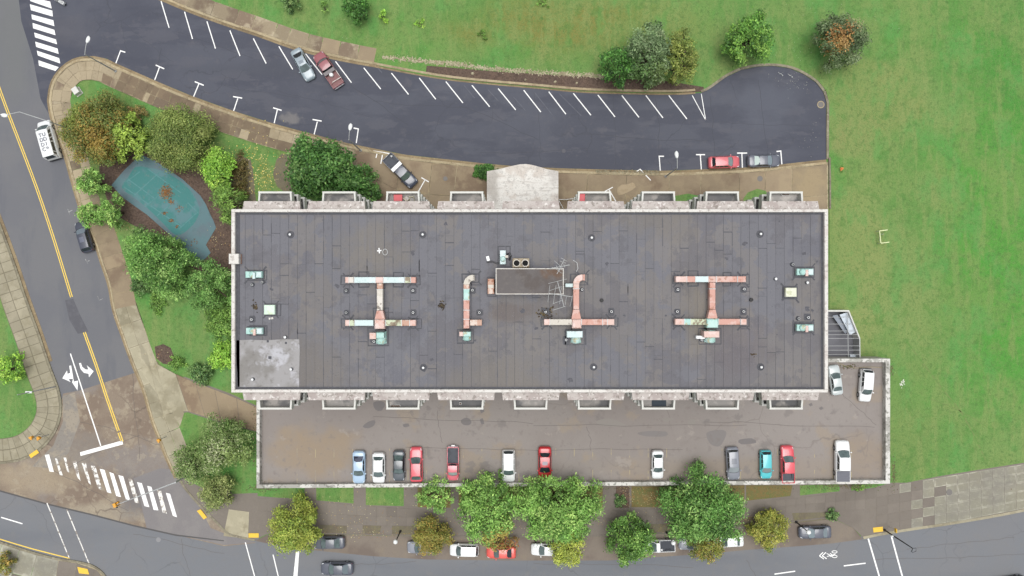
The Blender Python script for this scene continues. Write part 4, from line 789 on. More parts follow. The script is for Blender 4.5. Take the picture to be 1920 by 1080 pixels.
def near(px, py, rank=0):
    opts = [((712,565),'the leftmost duct'),((875,565),'the short bent duct'),((993,527),'the lift house'),((1081,600),'the pink duct'),((1336,565),'the rightmost duct'),((500,685),'the pale membrane'),((479,515),'the upper left fan box'),((480,620),'the lower left fan box'),((508,580),'the mint hatch'),((1480,548),'the cream hatch'),((1506,510),'the upper right fan box'),((1506,614),'the lower right fan box')]
    o = sorted(opts, key=lambda q: (q[0][0]-px)**2+(q[0][1]-py)**2)[rank]; dx, dy = px-o[0][0], py-o[0][1]
    v = 'above' if dy < 0 else 'below'; h = 'left of' if dx < 0 else 'right of'
    return ('%s and %s %s' % (v, h, o[1]))
seen = set()
for (px, py), kd in VP:
    z = RZ + (.05 if (440 < px < 562 and py > 636) else 0)
    rk = 0
    while LBV[kd] + ', ' + near(px, py, rk) in seen and rk < 8: rk += 1
    lb = LBV[kd] + ', ' + near(px, py, rk); seen.add(lb)
    t = thing('roof_vent', lb, 'vent', P(px, py, z), group='small vents and drains on the roof')
    if kd == 'b': G().lathe([(.4,0),(.42,.03),(.3,.05),(.28,.02)], 18).obj('tar_ring', m_tar, t); G().lathe([(.09,0),(.13,.3),(.15,.36),(.08,.42)], 10).obj('vent_cap', m_whm, t, True)
    elif kd == 'W': G().lathe([(.06,0),(.06,.35),(.16,.36),(.15,.42),(.05,.46)], 10).obj('vent_cap', m_whm, t, True); G().lathe([(.2,0),(.08,.06)], 10).obj('vent_collar', m_tar, t)
    elif kd == 'd': G().lathe([(.22,0),(.2,.25),(.12,.26),(.12,.2)], 12).obj('vent_pipe', m_black, t)
    else:
        G().lathe([(.13,0),(.13,.35),(.09,.35),(.09,.3)], 12).obj('vent_pipe', m_whm if kd == 'w' else m_galv, t); G().lathe([(.088,.29),(.088,.325)], 10).obj('pipe_opening', m_hole, t)
        G().lathe([(.26,0),(.15,.08)], 12).obj('vent_collar', m_tar, t)
# odd bits lying on the roof
x, y, _ = P(722, 472.5, RZ+.1); g = G(); pts = [Vector((.27*math.cos(t*math.pi/9), .34*math.sin(t*math.pi/9))) for t in range(19)]; g.tube([(p.x,p.y,.06) for p in pts], .035, 6, False)
tag(g.obj('wire_hoop', m_galv, None, loc=(x, y, RZ)), 'thin grey hoop lying on the roof beside a white cross', 'hoop')
x, y, _ = P(711, 470, RZ+.1); tag(G().box(-.25,.25,-.06,.06,0,.1).box(-.06,.06,-.3,-.061,0,.1).box(-.06,.06,.061,.3,0,.1).obj('cross_fitting', m_whm, None, loc=(x, y, RZ), rot=(0,0,.1)), 'white cross shaped fitting on the roof beside the hoop', 'fitting')
x, y, _ = P(509, 597, RZ); tag(G().box(-.25,-.05,-.1,.1,0,.2).box(.02,.25,-.1,.1,0,.2).box(-.25,.25,.101,.13,0,.2).obj('breeze_block', m_conc, None, loc=(x, y, RZ), rot=(0,0,.15)), 'small hollow block lying below the mint roof hatch', 'block')
x, y, _ = P(915, 485, RZ); tag(G().bevbox(-.17,.17,-.28,.28,0,.3,.03).obj('junction_box', m_whm, None, loc=(x, y, RZ), rot=(0,0,.25)), 'small pale junction box above the rusty cabinet', 'junction box')
g = G().tube([(-.8,0,.1),(-.2,.1,.15),(.3,-.1,.12),(1.1,0,.1)], .08, 6); x, y, _ = P(926, 492, RZ); tag(g.obj('pipe_run', m_dark, None, loc=(x, y, RZ)), 'dark pipe run on the roof left of the upright fan', 'pipe')
stuff(litter('roof_debris', [(858,565,5,5,40,RZ), (585,567,6,6,26,RZ), (1008,577,10,8,90,RZ), (1310,637,6,4,6,RZ)], .08, .2, [(70,58,44), (96,84,56), (54,48,42)], RZ))
# aerials
def aerial(label, z, segs, mast):
    x, y, _ = P(*mast, z); t = thing('tv_aerial', label, 'aerial', (x, y, RZ))
    G().tube([(0,0,0),(0,0,z-RZ)], .035, 6).obj('mast', m_galv, t)
    for k, (a, b, r) in enumerate(segs):
        A, B = P(*a, z+.03*(k % 3)), P(*b, z+.03*(k % 3)); nm = 'boom' if r > 1 else 'element'
        G().tube([(A[0]-x, A[1]-y, A[2]-RZ), (B[0]-x, B[1]-y, B[2]-RZ)], .029*r, 5).obj(nm, m_galv, t)
Zq = lambda x, y: (900+x/4.91, 440+y/4.91)
aerial('upper white television aerial with two crossed booms at the lift house corner', 29.4, [(Zq(632,315),Zq(825,278),1.3),(Zq(708,362),Zq(776,230),1.2),(Zq(745,213),Zq(803,245),.7),(Zq(735,242),Zq(790,262),.7),(Zq(685,240),Zq(760,310),.8),(Zq(680,298),Zq(750,355),.8),(Zq(720,320),Zq(762,325),.7),(Zq(700,285),Zq(735,330),1),(Zq(660,300),Zq(700,310),.8),(Zq(770,265),Zq(780,300),.8)], Zq(740,292))
aerial('lower white television aerial with long crossed booms over the lift house edge', 29.6, [(Zq(635,540),Zq(852,573),1.3),(Zq(713,428),Zq(773,662),1.3),(Zq(628,450),Zq(800,408),.7),(Zq(672,694),Zq(785,660),.8),(Zq(643,465),Zq(625,622),.7),(Zq(700,465),Zq(675,632),.7),(Zq(750,475),Zq(733,640),.7),(Zq(797,565),Zq(785,648),.7),(Zq(852,560),Zq(828,662),.7),(Zq(640,515),Zq(752,478),.7),(Zq(670,636),Zq(755,605),.7)], Zq(742,553))
g = G().tube([(0,0,0),(.4,-.3,.3),(.5,-.9,.25),(.35,-1.3,.1)], .025, 5); x, y, _ = P(1075, 488, RZ); tag(g.obj('loose_cable', m_whm, None, loc=(x, y, RZ)), 'thin loose white cable right of the upper aerial', 'cable')
# things kept on balconies
for s, i, px, py, w_, d_, mt, lb in ((1,2,746,372,1.0,.9,'r','red table on the third balcony from the left, north side'), (1,5,1091,370,.7,1.0,'r','red storage box on the balcony right of the entrance canopy')):
    x, y, _ = P(px, py, 22.9); t = thing('garden_table' if i == 2 else 'storage_box', lb, 'table' if i == 2 else 'box', (x, y, 22.14))
    mr = MATS.get('red_plastic') or M('red_plastic', (196,72,78), .5)
    if i == 2:
        G().bevbox(-w_/2,w_/2,-d_/2,d_/2,.66,.72,.02).obj('table_top', mr, t)
        for sx in (-1,1):
            for sy in (-1,1): G().box(sx*.4-.03,sx*.4+.03,sy*.35-.03,sy*.35+.03,0,.66).obj('leg', mr, t)
    else: G().bevbox(-w_/2,w_/2,-d_/2,d_/2,0,.55,.03).obj('box_body', mr, t); G().bevbox(-w_/2-.03,w_/2+.03,-d_/2-.03,d_/2+.03,.55,.66,.03).obj('lid', mr, t)
for px, py, rz in ((772,373,.1),(762,372,2.4)):
    x, y, _ = P(px, py, 22.8); t = thing('folding_chair', 'cream folding chair %s on the balcony with the red table' % ('at the right end' if px > 770 else 'next to the table'), 'chair', (x, y, 22.14), rz, 'chairs on the balcony')
    mc = MATS.get('cream_frame') or M('cream_frame', (224,216,180), .6)
    G().box(-.22,.22,-.22,.22,.42,.45).obj('seat', MATS['balcony_floor'], t); G().box(-.22,.22,.2,.24,.5,.9).obj('backrest', mc, t)
    for sx in (-1,1): G().tube([(sx*.24,-.25,0),(sx*.24,.25,.9)], .02, 5).obj('leg', mc, t); G().tube([(sx*.24,.25,0),(sx*.24,-.25,.45)], .02, 5).obj('leg', mc, t)
for px, py, w_, lb in ((741,761.5,1.1,'long white planter box on the third south balcony from the left'), (1474,364,.9,'white planter box on the last north balcony'), (863,757,.25,'small white pot on the fourth south balcony')):
    x, y, _ = P(px, py, 22.6); t = thing('planter_box', lb, 'planter', (x, y, 22.14)); G().bevbox(-w_/2,w_/2,-.13,.13,0,.3,.02).obj('planter_body', m_whm, t); G().box(-w_/2+.03,w_/2-.03,-.1,.1,.3,.31).obj('planter_soil', m_soil, t)
x, y, _ = P(1236, 756, 22.3); tag(G().box(-.85,.85,-.5,.5,0,.03).box(-.8,-.7,-.45,.45,.031,.06).obj('dark_mat', M('navy_mat', (52,62,72), .8), None, loc=(x,y,22.14)), 'dark navy mat on the seventh south balcony floor', 'mat')

# ------------------------------------------------------------------ parking deck
QZ, WZ = 3.2, 4.15
deck = thing('parking_deck', 'raised brown parking deck with stained white parapet south of the block', 'parking deck')
d0 = P(481, 915.5, WZ); d1 = P(1669, 672.5, WZ); dS = P(1669, 907, WZ)
ySd0, ySd1 = d0[1], dS[1]
ydeckN = ySw+.3; xl = d0[0]; xr = d1[0]; yk = d1[1]; xk = xE+.05
outer = [(xl, ySd0), (xr, ySd1), (xr, yk), (xk, yk), (xk, ydeckN), (xl, ydeckN)]
ctr = [(xl+.05, ySd0+.05), (xr-.05, ySd1+.05), (xr-.05, yk-.05), (xk-.02, yk-.05), (xk-.02, ydeckN), (xl+.05, ydeckN)]
G().prism(ctr, 0, QZ-.004).obj('deck_structure', m_facade, deck)
dsurf = G().prism(ctr, QZ-.004, QZ).obj('deck_surface', m_deck, deck)
def wallseg(a, b, t, z0, z1, name, mat, parent, n=1, side=1):
    A, B = Vector(a), Vector(b); d = (B-A).normalized(); nn = Vector((-d.y, d.x))*t*side
    for i in range(n):
        p = A.lerp(B, i/n); q = A.lerp(B, (i+1)/n) - d*.012
        G().prism([tuple(p), tuple(q), tuple(q+nn), tuple(p+nn)], z0, z1+R.uniform(-.006,.006), True).obj(name, mat, parent)
wallseg((xl, ySd0), (xr, ySd1), .5, QZ-.7, WZ, 'parapet', m_deckw, deck, 15)
wallseg((xr, ySd1+.5), (xr, yk), .62, QZ-.7, WZ, 'parapet', m_deckw, deck, 4)
wallseg((xr-.62, yk), (xk, yk), .5, QZ-.7, WZ, 'parapet', m_deckw, deck, 2)
wallseg((xl, ydeckN-.4), (xl, ySd0+.5), .42, QZ-.7, WZ, 'parapet', m_deckw, deck, 3)
xx = 557.
while xx < 1600:
    for y0, y1 in ((841,858), (881,905)):
        if R.random() < .85: a = P(xx, y0, QZ+.006); b = P(xx, y1, QZ+.006); G().prism([(a[0]-.045,b[1]),(a[0]+.045,b[1]),(a[0]+.045,a[1]),(a[0]-.045,a[1])], QZ+.006, QZ+.006).obj('stall_line', m_faint_y, deck)
    xx += 34.65
for q, m in (([(680,800),(690,791),(703,788),(702,797),(690,803)], m_stain), ([(864,788),(876,783),(884,790),(880,797),(868,796)], m_stain), ([(900,786),(905,784),(908,795),(903,796)], m_stain), ([(1195,812),(1220,808),(1250,810),(1248,818),(1212,818)], m_patch),
             ([(1325,812),(1350,806),(1362,812),(1350,836),(1332,832)], m_patch), ([(1385,825),(1410,822),(1418,830),(1390,833)], m_stain), ([(1516,758),(1522,755),(1524,760),(1519,762)], m_stain), ([(1535,765),(1541,762),(1544,766),(1539,769)], m_stain),
             ([(700,755),(715,752),(722,758),(715,770),(704,768)], m_stain), ([(900,765),(906,762),(908,772),(902,775)], m_stain), ([(755,796),(766,794),(768,799),(757,801)], m_stain), ([(1118,790),(1140,784),(1160,790),(1172,797),(1150,800),(1125,797)], M('pale_deck_patch', (140,134,128), .85)), ([(1290,788),(1302,786),(1304,794),(1292,796)], MATS['pale_deck_patch']), ([(1240,785),(1262,783),(1264,787),(1244,790)], MATS['pale_deck_patch'])):
    w_ = [tuple(p) for p in crm(PP(q, QZ+.008), .3, True)]; G().prism(w_, QZ+.008, QZ+.008).obj('deck_patch', m, deck)
litter('deck_edge_weeds', [(505,902,25,8,160,QZ), (1565,900,60,5,240,QZ), (1655,880,4,30,120,QZ), (1570,683,16,5,90,QZ), (1650,690,6,14,60,QZ), (1200,905,500,2,260,QZ), (490,800,3,60,60,QZ)], .05, .14, [(84,92,56), (104,88,60), (90,76,62)], QZ)
g = G(); ln = crm([Vector(P(*p, QZ)[:2]) for p in ((1562,675),(1580,684),(1602,690),(1625,688),(1655,689))], .5); g.tube([(p.x,p.y,QZ+.05) for p in ln], .05, 6)
tag(g.obj('sandy_hose', m_joint, None), 'pale line of hose lying across the top corner of the parking deck', 'hose')
for i_, q in enumerate(((700,780,1000,792),(1000,800,1400,808),(760,838,1280,842),(820,770,830,830),(1100,800,1110,845),(1320,790,1640,800),(1560,720,1640,800))): crack(*q, QZ+.0095+.0004*i_, m_crackd, deck, .045)
# fenced yard at the east end of the block
yard = thing('fenced_yard', 'small walled yard with wires strung across at the right end of the block', 'yard')
yz = 2.2; yp = [(1556,581.5),(1592,581.5),(1613,634),(1613.5,671)]; yw_ = [Vector(P(*p, yz)[:2]) for p in yp]
G().prism([(xE, yw_[0].y), tuple(yw_[1]), tuple(yw_[2]), tuple(yw_[3]), (xE, yw_[3].y)], .1, .2).obj('yard_floor', M('yard_concrete', (112,112,118), .85, [('n', .6, .45, .6, (98,98,104), .7)]), yard)
wallseg((xE+.05, yw_[0].y-.22), yw_[1]+Vector((0,-.22)), .22, .1, yz, 'yard_wall', m_wallw, yard, 1)
wallseg(yw_[1], yw_[2], .16, .1, yz, 'yard_wall', m_wallw, yard, 1, -1)
wallseg(yw_[2], yw_[3], .12, .1, yz-.02, 'yard_wall', m_galv, yard, 1, -1)
wallseg((xE+.02, yw_[3].y), (xE+.02, yw_[0].y-.22), .28, .1, yz-.4, 'yard_wall', m_wallw, yard, 1, -1)
for y_, xe in ((595,1599),(608,1604),(621,1609),(628,1611),(635,1613),(649,1613),(657,1613),(665,1613)):
    a = P(1556, y_, yz); b = P(xe, y_-.5, yz); G().tube([(xE,a[1],yz-.05),(b[0],b[1],yz-.05)], .035, 5).obj('wire', m_galv, yard)
a = P(1590, 583, yz); b = P(1591, 671, yz); G().tube([(a[0],a[1],yz-.1),(b[0],b[1],yz-.1)], .05, 5).obj('support_bar', m_galv, yard)
m_poly = M('pale_sheet_plastic', (196,206,216), .4, [('n', .8, .45, .65, (176,188,200), .6)])
for q, z in (([(1574,590),(1588,586),(1605,622),(1594,628)], 1.7), ([(1561,592),(1570,590),(1592,618),(1585,626)], 1.2)):
    tag(G().prism(PP(q, z), z-.05, z, True).obj('plastic_sheet', m_poly if z > 1.5 else M('blue_grey_sheet', (136,144,156), .5), None), 'pale corrugated sheet leaning inside the fenced yard' if z > 1.5 else 'blue grey sheet lying under the pale sheet in the yard', 'sheet')
for q in ((1594,664,1606,670),): 
    a = P(q[0], q[3], 1); b = P(q[2], q[1], 1); tag(G().bevbox(a[0],b[0],a[1],b[1],.2,1.0,.04).obj('utility_box', m_poly), 'pale grey box in the lower corner of the fenced yard', 'utility box')
# ramp railing by the entrance
rl = thing('ramp_railing', 'white tube railing beside the entrance canopy', 'railing')
rp = [P(1048,374,1.1), P(1064,374,1.1), P(1078,371,1.1), P(1088,366,1.1)]
G().tube([(p[0],p[1],1.1) for p in rp], .04, 5).obj('top_rail', m_whm, rl)
G().tube([P(1048,376,1.1), P(1056,391,1.1)], .04, 5).obj('side_rail', m_whm, rl)
for p in rp + [P(1058,374,1.1), P(1071,372.6,1.1)]: G().tube([(p[0],p[1],.12),(p[0],p[1],1.1)], .035, 5).obj('post', m_whm, rl)
# ------------------------------------------------------------------ vehicles
PAINT = {}
def paint(c):
    if c not in PAINT: PAINT[c] = M('car_paint', c, .32, coat=.6, k=.8)
    return PAINT[c]
m_ws = M('windscreen', (96,112,112), .12, [('n', 1.2, .42, .62, (70,84,84), .7, 3)], spec=.9)  # sky reflection in the glass is put into this base colour
m_ws_l = M('pale_windscreen', (160,174,170), .15, spec=.8)
m_sg = M('side_glass', (40,52,56), .08, spec=.8)
m_lampw = M('headlamp', (232,236,240), .15, coat=.5); m_lampr = M('tail_lamp', (120,24,28), .2, coat=.5)
m_trim = M('black_trim', (38,40,44), .5); m_rim = M('alloy_rim', (170,174,180), .35, metal=.5); m_bedl = M('bed_liner', (74,78,86), .7, [('n', 2, .45, .65, (62,66,74), .7)])
m_tonn = M('ribbed_bed_cover', (96,98,108), .5, [('n', 1, .45, .65, (84,86,96), .6, 4, (1,8,1))])
KIND = dict(
    sedan=dict(cowl=.42, rf=.12, rr=-.36, rb=-.70, zb=.94, zr=1.43, zt=1.0, zh=.93),
    hatch=dict(cowl=.46, rf=.14, rr=-.74, rb=-.90, zb=.96, zr=1.50, zt=.94, zh=.95),
    suv=dict(cowl=.46, rf=.18, rr=-.80, rb=-.93, zb=1.08, zr=1.72, zt=1.02, zh=1.05),
    van=dict(cowl=.66, rf=.42, rr=-.90, rb=-.97, zb=1.28, zr=2.12, zt=1.2, zh=1.12),
    pickup=dict(cowl=.40, rf=.14, rr=-.22, rb=-.30, zb=1.12, zr=1.76, zt=.72, zh=1.1))
def vehicle(name, label, cat, px, py, z, head, L, W, kind, col, group, opt=None):
    opt = opt or {}; k = dict(KIND[kind]); k.update({a: b for a, b in opt.items() if a in k}); body = paint(col)
    x, y, _ = P(px, py, z+.7); t = thing(name, label, cat, (x, y, z), math.radians(head), group)
    H2, W2 = L/2, W/2
    U = [-1,-.985,-.95,-.89,-.78,-.6,-.4,-.2,0,.2,.4,.55,.68,.8,.89,.95,.985,1]
    bx = kind in ('van', 'pickup')
    wf = [.78,.86,.93,.97,.99,1,1,1,1,1,1,1,.99,.97,.93,.87,.79,.62] if not bx else [.9,.95,.98,1,1,1,1,1,1,1,1,1,.995,.98,.96,.92,.86,.72]
    if kind == 'sedan': wf[:4] = [.66,.78,.88,.95]
    bed0, bed1 = k['rb']-.03, -.95
    def ztop(u):
        if kind == 'pickup' and u < k['rb']: return .74 if u > -.97 else .7
        pts = [(-1,.62),(-.985,.78),(-.95,.9*k['zt']),(-.89,k['zt']-.02),(k['rb'],k['zt']),(k['rb']+.12,k['zb']),(k['cowl'],k['zb']),(k['cowl']+.04,k['zh']),(.8,k['zh']-.1),(.93,k['zh']-.18),(.985,k['zh']-.3),(1,k['zh']-.42)]
        if kind in ('hatch','suv','van'): pts[3:6] = [(-.93,k['zb']-.03),(-.9,k['zb']),(-.8,k['zb'])]
        if kind == 'pickup': pts[:6] = [(-1,.7),(k['rb'],.74),(k['rb']+.001,k['zb'])]
        for (a, b), (c, d) in zip(pts, pts[1:]):
            if a <= u <= c: return b+(d-b)*(u-a)/max(1e-6, c-a)
        return pts[-1][1]
    if kind == 'pickup': U = sorted(set(U) | {k['rb']-.002, k['rb']+.002})
    g = G(); vs = []; fs = []; m = 13
    for u in U:
        w_ = W2*np.interp(u, [-1,-.985,-.95,-.89,-.78,-.6,-.4,-.2,0,.2,.4,.55,.68,.8,.89,.95,.985,1], wf); zt = ztop(u)
        ring = [(0, zt+.035), (.5, zt+.028), (.80, zt+.0), (.93, zt-.06), (.985, zt-.16), (1.0, .5), (.97, .26), (0, .2)]
        half = [(w_*a, b) for a, b in ring]
        full = half + [(-a, b) for a, b in reversed(half[1:-1])]
        m = len(full); vs += [(u*H2, a, b) for a, b in full]
    for i in range(len(U)-1):
        for j in range(m): fs.append((i*m+j, i*m+(j+1)%m, (i+1)*m+(j+1)%m, (i+1)*m+j))
    fs.append(tuple(range(m-1,-1,-1))); fs.append(tuple((len(U)-1)*m+j for j in range(m)))
    o = g.add([(a,-b,c) for a,b,c in vs], fs).obj('body', body, t, True)
    for p in o.data.polygons:
        if len(p.vertices) > 4: p.use_smooth = False
    # cabin: roof skin, pillars, glass
    zb, zr = k['zb']-.01, k['zr']; cb, rf, rr, rb = (k[a]*H2 for a in ('cowl','rf','rr','rb'))
    wb, wr = W2*.90, W2*(.70 if kind in ('sedan','hatch') else .76 if kind != 'van' else .80); crown = .05
    def bow(v): return 1 - v*v
    roofz = lambda u, v: zr + crown*(bow(v)-1)*.8 + .03*math.sin(math.pi*u)
    rx = lambda u, v: rr - .05*bow(v)*(1-u) + (rf-rr)*u + .07*bow(v)*u
    g = G().grid(lambda u, v: (rx(u, 2*v-1), (2*v-1)*wr, roofz(u, 2*v-1)), 8, 8); g.obj('roof_panel', body, t, True)
    def quadstrip(nm, A, B, mat, push=0.0, n=8, sm=True):
        gg = G(); gg.grid(lambda u, v: tuple(Vector(A(u)).lerp(Vector(B(u)), v) + Vector((0,0,push))), n, 3); return gg.obj(nm, mat, t, sm)
    ins = .88
    quadstrip('windscreen', lambda u: (rf+.07*bow(2*u-1)+.02, (2*u-1)*wr*ins*1.02, roofz(1,2*u-1)-.015), lambda u: (cb+.16*bow(2*u-1), (2*u-1)*wb*ins, zb+.03), opt.get('ws', m_ws), .012)
    quadstrip('rear_window', lambda u: (rb-.05*bow(2*u-1), (2*u-1)*wb*(.84 if kind == 'sedan' else .86), zb+.03), lambda u: (rr-.05*bow(2*u-1)-.01, (2*u-1)*wr*ins, roofz(0,2*u-1)-.015), opt.get('rw', m_sg if kind != 'sedan' else m_ws), .012)
    # body coloured frame behind the glass
    fr = G()
    fr.grid(lambda u, v: tuple(Vector((rf+.07*bow(2*u-1), (2*u-1)*wr, roofz(1,2*u-1))).lerp(Vector((cb+.14*bow(2*u-1), (2*u-1)*wb, zb)), v)), 8, 3)
    fr.grid(lambda u, v: tuple(Vector((rb-.05*bow(2*u-1), (2*u-1)*wb, zb)).lerp(Vector((rr-.05*bow(2*u-1), (2*u-1)*wr, roofz(0,2*u-1))), v)), 8, 3)
    for s in (1,-1): fr.grid(lambda u, v: tuple(Vector((rb+(cb-rb)*u, s*wb, zb)).lerp(Vector((rr+(rf-rr)*u, s*wr, roofz(u,1))), v if s > 0 else v)), 8, 2)
    fr.obj('cabin_frame', body if not opt.get('darkframe') else m_trim, t, True)
    cuts = opt.get('cuts') or {'sedan':(.04,.42,.9),'hatch':(.04,.34,.62,.92),'suv':(.03,.3,.6,.93),'van':(.03,.14,.5,.64,.78,.93),'pickup':(.06,.5,.92) if k['rb'] < -.36 else (.08,.9)}[kind]
    for s in (1,-1):
        for a, b in zip(cuts, cuts[1:]):
            a2, b2 = a+.02, b-.02
            if kind == 'van' and abs(a-.14) < .01: pass
            pa = lambda u: Vector((rb+(cb-rb)*(a2+(b2-a2)*u), s*wb, zb)); pb = lambda u: Vector((rr+(rf-rr)*(a2+(b2-a2)*u), s*wr, roofz(a2,1)))
            gg = G(); gg.grid(lambda u, v: tuple(pa(u).lerp(pb(u), .16+.68*v) + Vector((0, s*.012, .006))), 3, 1); gg.obj('side_window', m_sg, t)
    # details
    g = G(); 
    g.grid(lambda u, v: (cb+.15*bow(2*u-1)+.02+.05*v, (2*u-1)*wb*.9, max(zb, ztop((cb+.1)/H2))+.038 - .012*v), 8, 1); g.obj('wiper_cowl', m_trim, t)
    for s in (1,-1):
        G().bevbox(cb-.2,cb-.06,min(s*(W2-.03),s*(W2+.17)),max(s*(W2-.03),s*(W2+.17)),zb-.02,zb+.12,.03).obj('mirror', m_trim if opt.get('mt') else body, t)
        hz = ztop(.93)
        G().tube([(H2*.80, s*W2*.84, hz-.0),(H2*.9, s*W2*.76, hz-.06),(H2*.955, s*W2*.62, hz-.13)], [.05,.085,.06], 8).obj('headlight', m_lampw, t, True)
        if kind == 'pickup': G().box(-H2*.995,-H2*.96,min(s*W2*.8,s*W2*.95),max(s*W2*.8,s*W2*.95),.75,1.05).obj('tail_light', m_lampr, t)
        else: G().tube([(-H2*.89, s*W2*.86, ztop(-.92)-.08),(-H2*.96, s*W2*.74, ztop(-.95)-.12)], [.06,.07], 8).obj('tail_light', m_lampr, t, True)
    g = G().bevbox(H2*.93, H2*1.01, -W2*.6, W2*.6, .3, .55, .03); g.obj('front_bumper', m_trim if opt.get('bump') else body, t)
    if kind in ('pickup','van') or opt.get('rbump'): G().bevbox(-H2*1.03,-H2*.97,-W2*.85,W2*.85,.38,.6,.03).obj('rear_bumper', m_rim if kind == 'pickup' else m_trim, t)
    wr_ = .33 if kind in ('sedan','hatch') else .38; tyre = None
    for ux in (.62,-.60):
        for s in (1,-1):
            q = G(); prof = [(wr_*.6,-.11),(wr_,-.11),(wr_,.11),(wr_*.6,.11)]; q.lathe(prof, 18)
            wo = q.obj('wheel', m_black, t, loc=(ux*H2, s*(W2-.095), wr_), rot=(math.pi/2,0,0))
            G().lathe([(wr_*.58,-.115),(wr_*.58,.115)], 14).obj('rim', m_rim, wo)
    if kind == 'pickup':
        zt = 1.14; b0 = -H2*.985; b1 = rb-.02; th = .08; floor = opt.get('bed', m_bedl)
        G().box(b0+th,b1,-W2*.99+th,W2*.99-th,.74,.82).obj('bed_floor', floor, t)
        for s in (1,-1): G().bevbox(b0,b1,min(s*W2*.99,s*(W2*.99-th)),max(s*W2*.99,s*(W2*.99-th)),.6,zt,.02).obj('bed_side', body, t); G().box(-H2*.75,-H2*.45,min(s*(W2*.99-th-.012),s*(W2*.6)),max(s*(W2*.99-th-.012),s*(W2*.6)),.82,1.0).obj('wheel_arch', floor, t)
        G().bevbox(b0-.012,b0+th,-W2*.99+th+.004,W2*.99-th-.004,.6,zt-.02,.02).obj('tailgate', body, t)
        G().bevbox(b1-.05,b1-.005,-W2*.9,W2*.9,.74,zt,.02).obj('bed_front', body, t)
        if opt.get('cover'): G().bevbox(b0+.02,b1-.06,-W2*.9,W2*.9,zt-.03,zt+.03,.02).obj('bed_cover', m_tonn, t)
        if opt.get('tool'): G().bevbox(b1-.62,b1-.06,-W2*.97,W2*.97,zt+.005,zt+.3,.03).obj('tool_box', opt['tool'], t)
        if opt.get('tail_white'): G().box(b0-.25,b0-.08,-.25,.25,.62,.7).obj('tow_step', m_whm, t)
    if opt.get('sunroof'): G().grid(lambda u, v: (rr+(rf-rr)*(.42+.38*u), (2*v-1)*wr*.55, roofz(.6,(2*v-1)*.55)+.012), 3, 3).obj('sunroof', opt['sunroof'], t, True)
    if opt.get('rails'):
        for s in (1,-1): G().tube([(rr+.1,s*wr*.88,zr-.01),(rr+.25,s*wr*.88,zr+.05),(rf-.25,s*wr*.88,zr+.05),(rf-.1,s*wr*.88,zr-.01)], .022, 5).obj('roof_rail', m_galv if opt['rails'] == 1 else m_trim, t)
    if kind in ('suv','van'): 
        for q in (.33,.66): G().box(rr+(rf-rr)*q-.01, rr+(rf-rr)*q+.01, -wr*.8, wr*.8, zr-.01, zr+.034).obj('roof_rib', body, t)
    if opt.get('text'):
        for i, row in enumerate(opt['text']):
            for j, ch in enumerate(row):
                cu = bpy.data.curves.new('roof_letter', 'FONT'); cu.body = ch; cu.size = .74; cu.offset = .008; cu.align_x = 'CENTER'; cu.align_y = 'CENTER'; cu.extrude = .004
                cu.materials.append(opt['ink']); tmp = bpy.data.objects.new('tmp', cu); lm = bpy.data.meshes.new_from_object(tmp); bpy.data.objects.remove(tmp); lo = link('roof_letter', lm, t)
                lo.location = (opt['tx']-.7*i, (.27 if j == 0 else -.27), zr+.085); lo.rotation_euler = (0,0,-math.pi/2)
    return t
DG = 'cars parked on the deck'; SG = 'cars along the main street'
WHT = (240,242,242); v = vehicle
v('parked_car','light blue sedan, first car from the left on the parking deck','car',673,876,QZ,-90,4.62,1.80,'sedan',(176,202,226),DG,{'rw':m_trim and M('dark_mirror_glass',(96,100,116),.1,[('n',1.5,.5,.52,(48,52,68),.9,1)])})
v('parked_car','white sedan between the light blue and the dark sedan on the deck','car',710,877,QZ,-90,4.3,1.80,'sedan',WHT,DG,{'rr':-.52,'rb':-.76,'cowl':.5,'rf':.18})
v('parked_car','charcoal sedan beside the red hatchback on the deck','car',748,873,QZ,-90,4.35,1.68,'sedan',(92,98,104),DG,{'darkframe':1})
v('parked_car','red hatchback facing the building beside the charcoal sedan','car',780.5,871,QZ,91,4.9,1.80,'hatch',(224,92,104),DG,{'rw':m_ws,'cowl':.38,'rf':.08,'rr':-.58,'rb':-.84})
v('pickup_truck','small red pickup with black open bed on the deck','pickup truck',849.5,869,QZ,-90,4.75,1.66,'pickup',(222,110,122),DG,{'cowl':.60,'rf':.40,'rr':.05,'rb':.0,'ws':m_ws_l,'tail_white':1})
v('parked_car','white estate car with roof rails beside the red sedan on the deck','car',953.5,873.5,QZ,-90,4.5,1.86,'suv',WHT,DG,{'rails':1,'zr':1.55,'zb':.98,'zh':.95,'rb':-.94})
v('parked_car','bright red sedan with grey sunroof, its nose under the tree','car',1021.5,869.5,QZ,-90,4.85,1.86,'sedan',(196,40,48),DG,{'sunroof':MATS['dark_metal'] and M('grey_sunroof',(140,128,138),.3),'rr':-.42,'rw':m_sg,'ws':m_sg,'rb':-.66})
v('parked_car','small white saloon standing alone near the middle of the deck','car',1233,871,QZ,-90,4.0,1.66,'sedan',WHT,DG,{'rr':-.5,'rb':-.74})
v('parked_car','silver grey car with dark grey roof beside the teal car','car',1374,869,QZ,-87,4.65,1.82,'hatch',(134,138,148),DG,{'sunroof':M('grey_glass_roof',(112,116,126),.25),'ws':M('silver_screen',(150,158,162),.2),'rb':-.84})
v('parked_car','small bright turquoise car on the deck','car',1436,871,QZ,-89,4.0,1.66,'hatch',(84,196,204),DG,{'ws':M('grey_screen',(130,142,142),.2),'zr':1.42})
v('pickup_truck','bright red pickup with dark bed, nose toward the building','pickup truck',1476,870.5,QZ,91,5.25,1.82,'pickup',(220,80,92),DG,{'cowl':.42,'rf':.16,'rr':-.38,'rb':-.44})
